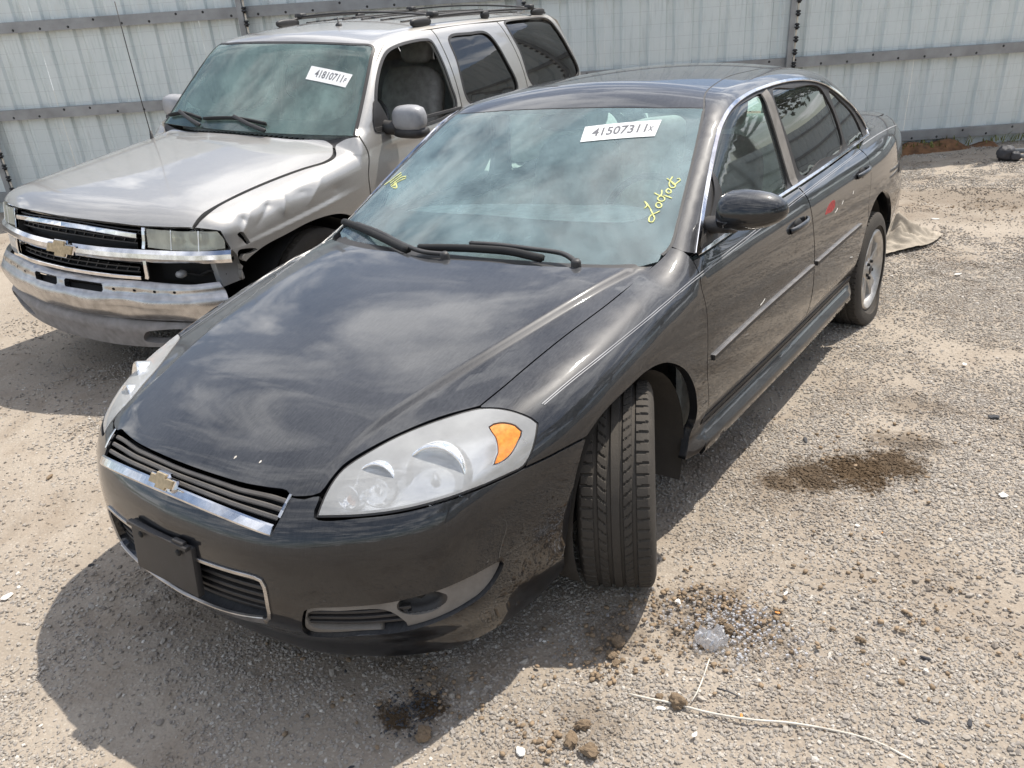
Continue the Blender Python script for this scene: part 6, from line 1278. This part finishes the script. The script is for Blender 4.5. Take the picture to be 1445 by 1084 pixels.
for i,p in enumerate(A['clods']):
    s=(.047,.038,.032,.036,.040,.044,.024,.034,.027,.024,.042,.022,.024)[i]
    V=np.array([v.co[:] for v in stone_mesh('dirt_clod',60+i,MAT['clod'],3).vertices]); me=stone_mesh('dirt_clod',60+i,MAT['clod'],3,1.,.75)
    for v in me.vertices: v.co*=1+.34*(rng.random()-.5)
    o=bpy.data.objects.new('dirt_clod',me); COL.objects.link(o); o.scale=(s,s*.85,s*.8); o.location=at(p,s*.24); o.rotation_euler=(0,0,i*1.3); tag(o,clod_lab[i],'dirt clod','dirt clods on the gravel')
# crumpled clear plastic
V=[];F=[];n=13
for j in range(n):
    for i in range(n):
        u=i/(n-1)-.5;v=j/(n-1)-.5; k=1-.35*abs(u*v)*4
        V.append((u*.105*k,v*.08*k,.012+.018*math.sin(9*u+2)*math.cos(7*v)+.012*(rng.random()-.5)+.012*math.sin(17*v+5*u)))
for j in range(n-1):
    for i in range(n-1): F.append((j*n+i,j*n+i+1,(j+1)*n+i+1,(j+1)*n+i))
o=mesh_obj('plastic_scrap',V,F,MAT['clear'],None,smooth=False); o.location=at(A['plastic'][0],.006); o.rotation_euler=(0,0,.5); tag(o,'crumpled clear plastic scrap by the broken glass crumbs','plastic scrap')
# glass crumbs: too many to count
V=[];F=[]
for k in range(420):
    x=1.215+rng.normal(0,.11);y=.93+rng.normal(0,.075); s=.0025+.004*rng.random(); a=rng.random()*6.28; i=len(V); h=s*1.2
    b=at((x,y),.003+.004*rng.random())
    for q in range(4): V.append(b+[s*math.cos(a+q*1.57),s*math.sin(a+q*1.57),-.3*h])
    for q in range(4): V.append(b+[.8*s*math.cos(a+q*1.57+.3),.8*s*math.sin(a+q*1.57+.3),h])
    F+=[(i+4,i+5,i+6,i+7)]+[(i+q,i+(q+1)%4,i+4+(q+1)%4,i+4+q) for q in range(4)]
o=mesh_obj('glass_crumbs',V,F,MAT['clear'],None,smooth=False); tag(o,'greenish crumbs of shattered window glass on the dirt','glass',kind='stuff')
# crumbled dirt around the glass and the flap
V=[];F=[]; ib=stone_mesh('crumb',5,MAT['clod'],1); iv=np.array([v.co[:] for v in ib.vertices]); iff=[tuple(p.vertices) for p in ib.polygons]
for (cx_,cy_,sx,sy,m_) in ((1.12,.90,.13,.12,420),(.93,.62,.08,.10,230),(.98,.30,.06,.05,130),(.60,.30,.09,.05,110),(1.22,1.0,.12,.06,160),(1.5,1.25,.3,.2,160),(1.0,7.0,.5,.25,420),(1.35,2.25,.2,.2,200),(1.75,1.05,.25,.2,120),(.55,6.9,.3,.2,160),(.35,.15,.2,.12,90)):
    for k in range(m_):
        x=cx_+rng.normal(0,sx);y=cy_+rng.normal(0,sy); s=.004+.016*rng.random()**3; i=len(V); a=rng.random()*6.28;c,s_=math.cos(a),math.sin(a)
        w=iv*s; w=np.stack([w[:,0]*c-w[:,1]*s_,w[:,0]*s_+w[:,1]*c,w[:,2]],1)+at((x,y),s*.2); V+=list(w); F+=[tuple(i+q for q in f) for f in iff]
o=mesh_obj('loose_dirt',V,F,MAT['clod'],None); tag(o,'brown crumbs of dried mud scattered by the front tyre','dirt',kind='stuff')
# oily crumbs on the damp patch in the shadow
V=[];F=[]
for k in range(260):
    x=.615+rng.normal(0,.042);y=.185+rng.normal(0,.05); s=.003+.009*rng.random()**2; i=len(V); an=rng.random()*6.28; c,s_=math.cos(an),math.sin(an)
    w=iv*s; w=np.stack([w[:,0]*c-w[:,1]*s_,w[:,0]*s_+w[:,1]*c,w[:,2]],1)+at((x,y),s*.2); V+=list(w); F+=[tuple(i+q for q in f) for f in iff]
o=mesh_obj('oily_dirt',V,F,MAT['darkstone'],None); tag(o,'dark oily crumbs on a damp patch in the sedan shadow',None,kind='stuff')
wl=['white chip on the gravel right of the dusty cloth','white chip lower right of the dusty cloth','white chip near the right edge above the oil stain','cream stone near the bottom edge','cream stone below the pale cord','small white chip below the middle of the pale cord','white chip beside the front tyre shadow','pale chip by the front tyre shadow, smaller one','white chip near the right edge below the oil stain level','pale flat stone at the far left edge','white chip just below the oil stain','tiny white chip at the edge of the sedan shadow','pale chip right of the glass crumbs']
for i,p in enumerate(A['white']):
    s=(.05,.05,.03,.034,.022,.018,.02,.018,.035,.04,.018,.012,.016)[i]
    o=bpy.data.objects.new('white_chip',stone_mesh('white_chip',80+i,MAT['whitebit'],2,1.,.4)); COL.objects.link(o); o.scale=(s,s*.7,s*.6); o.location=at(p,s*.1); o.rotation_euler=(0,0,i*.9); tag(o,wl[i],'chip','pale chips on the gravel')
dl=['dark stone in the open gravel right of the cord','black pebble near the lower right corner','flat black stone right of the cord end','grey round stone left of the oil stain','dark pebble far right of the oil stain','brown leaf scrap on the gravel left of the sedan','rust brown pebble in the sedan shadow at left','dark pebble in the shadow below the bumper','small dark pebble at the bottom edge']
for i,p in enumerate(A['dark']):
    s=(.022,.022,.024,.034,.04,.035,.022,.016,.014)[i]
    o=bpy.data.objects.new('dark_pebble',stone_mesh('dark_pebble',120+i,MAT['darkstone'] if i!=5 else MAT['clod'],2,1.,.55)); COL.objects.link(o); o.scale=(s,s*.75,s*.8); o.location=at(p,s*.15); o.rotation_euler=(0,0,i*1.7); tag(o,dl[i],'pebble','dark pebbles on the gravel')
ol=['orange plastic chip right of the glass crumbs','orange chip just above the long pale cord','orange chip on the oil stain','yellow chip left of the oil stain beside the round stone','orange crumb below the oil stain']
for i,p in enumerate(A['orange']):
    s=(.018,.016,.018,.012,.010)[i]
    o=bpy.data.objects.new('orange_chip',stone_mesh('orange_chip',150+i,MAT['orange'],1,1.,.3)); COL.objects.link(o); o.scale=(s,s*.6,s*.5); o.location=at(p,s*.15); o.rotation_euler=(0,0,i*2.); tag(o,ol[i],'chip','orange chips on the gravel')
tw=tube('twig',[A['stick'][0]+[0,0,.006],A['stick'].mean(0)+[0,0,.01],A['stick'][1]+[0,0,.006]],.0022,MAT['darkstone'],None,n=6); tag(tw,'thin dark twig between the plastic scrap and the cord','twig')
# dusty cloth heaped behind the rear tyre
n=56;V=[];F=[]
cen=np.array([.61,5.62]); 
for j in range(n):
    for i in range(n):
        u=i/(n-1)*2-1;v=j/(n-1)*2-1
        x=u*.26+.04*math.sin(3*v+1);y=v*.38+.05*math.sin(4*u)
        rr=math.hypot((u+.25)*.9,v+.05); w_=3*float(vnoise(np.array([2*u+9]),np.array([2*v+5]),71)[0]); hh=.085*math.exp(-(rr/.75)**3)+.10*(1-abs(math.sin(3.2*u+2.2*v+w_)))**1.5*math.exp(-(rr/1.1)**2)+.070*(1-abs(math.sin(4.5*v-2.6*u+1.3*w_)))**1.6*math.exp(-(rr/1.0)**2)
        hh+=.007*math.sin(23*u+9*v+3*w_)+.006*math.sin(31*v-14*u+2*w_); edge=max(abs(u),abs(v)); hh=hh*(1-max(0,edge-.75)/.25*.8)
        V.append((x,y,max(.008,hh+.022)))
for j in range(n-1):
    for i in range(n-1): F.append((j*n+i,j*n+i+1,(j+1)*n+i+1,(j+1)*n+i))
o=mesh_obj('dusty_cloth',V,F,MAT['burlap'],None); o.location=(cen[0],cen[1],0); o.rotation_euler=(0,0,-.35); tag(o,'crumpled dusty brown cloth lying behind the sedan rear tyre','cloth')
# earth bank and weeds along the foot of the fence
V=[];F=[];m_=60
for i in range(m_):
    s=-3.4+i*.075
    for k,(o_,h_) in enumerate(((.34,.0),(.26,.05),(.16,.085),(.05,.075),(.0,.05))):
        V.append(P_f(s,h_*(1+.5*math.sin(s*5)+.4*math.sin(s*13+1)) if k else -.02,o_+.03*math.sin(s*7+k)))
for i in range(m_-1):
    for k in range(4): a=i*5+k; F.append((a,a+1,a+6,a+5))
o=mesh_obj('earth_bank',V,F,MAT['rust'],None); tag(o,'low rusty brown bank of earth along the fence foot',None,kind='structure')
V=[];F=[]
for k in range(260):
    s=-2.0+rng.random()*3.6; s=s if rng.random()<.8 else -.5+rng.random(); b=P_f(s,.05+.03*rng.random(),.05+.20*rng.random()); h=.04+.09*rng.random()**2; a=rng.random()*6.28; d=np.array([math.cos(a),math.sin(a),0]); i=len(V)
    e=np.array([-d[1],d[0],0])*.008
    V+=[b-e,b+e,b+d*h*.3+[0,0,h*.6]+e*.8,b+d*h*.3+[0,0,h*.6]-e*.8,b+d*h*.7+[0,0,h]]; F+=[(i,i+1,i+2,i+3),(i+3,i+2,i+4)]
o=mesh_obj('weeds',V,F,MAT['weed'],None,smooth=False); tag(o,'yellow green weeds growing along the foot of the fence','weeds',kind='stuff')
# fallen black stand at the right edge
bs=thing('sign_stand','black lump on a grey bar lying by the fence at the right edge','stand',tuple(A['blackobj'][0]))
rel=lambda p: np.array(p)-A['blackobj'][0]
blob('foot',(.16,.22,.15),(.0,.0,.07),MAT['darkstone'],bs,e=2.6,noise_k=.35,seed=4)
blob('clamp',(.10,.10,.10),(.10,-.06,.05),MAT['darkstone'],bs,e=2.4,noise_k=.3,seed=8)
tube('bar',[(.05,.02,.09),(.9,.25,.12)],.028,MAT['galv'],bs,n=10); tube('bar',[(.05,-.05,.05),(.9,.05,.04)],.022,MAT['galv'],bs,n=10)
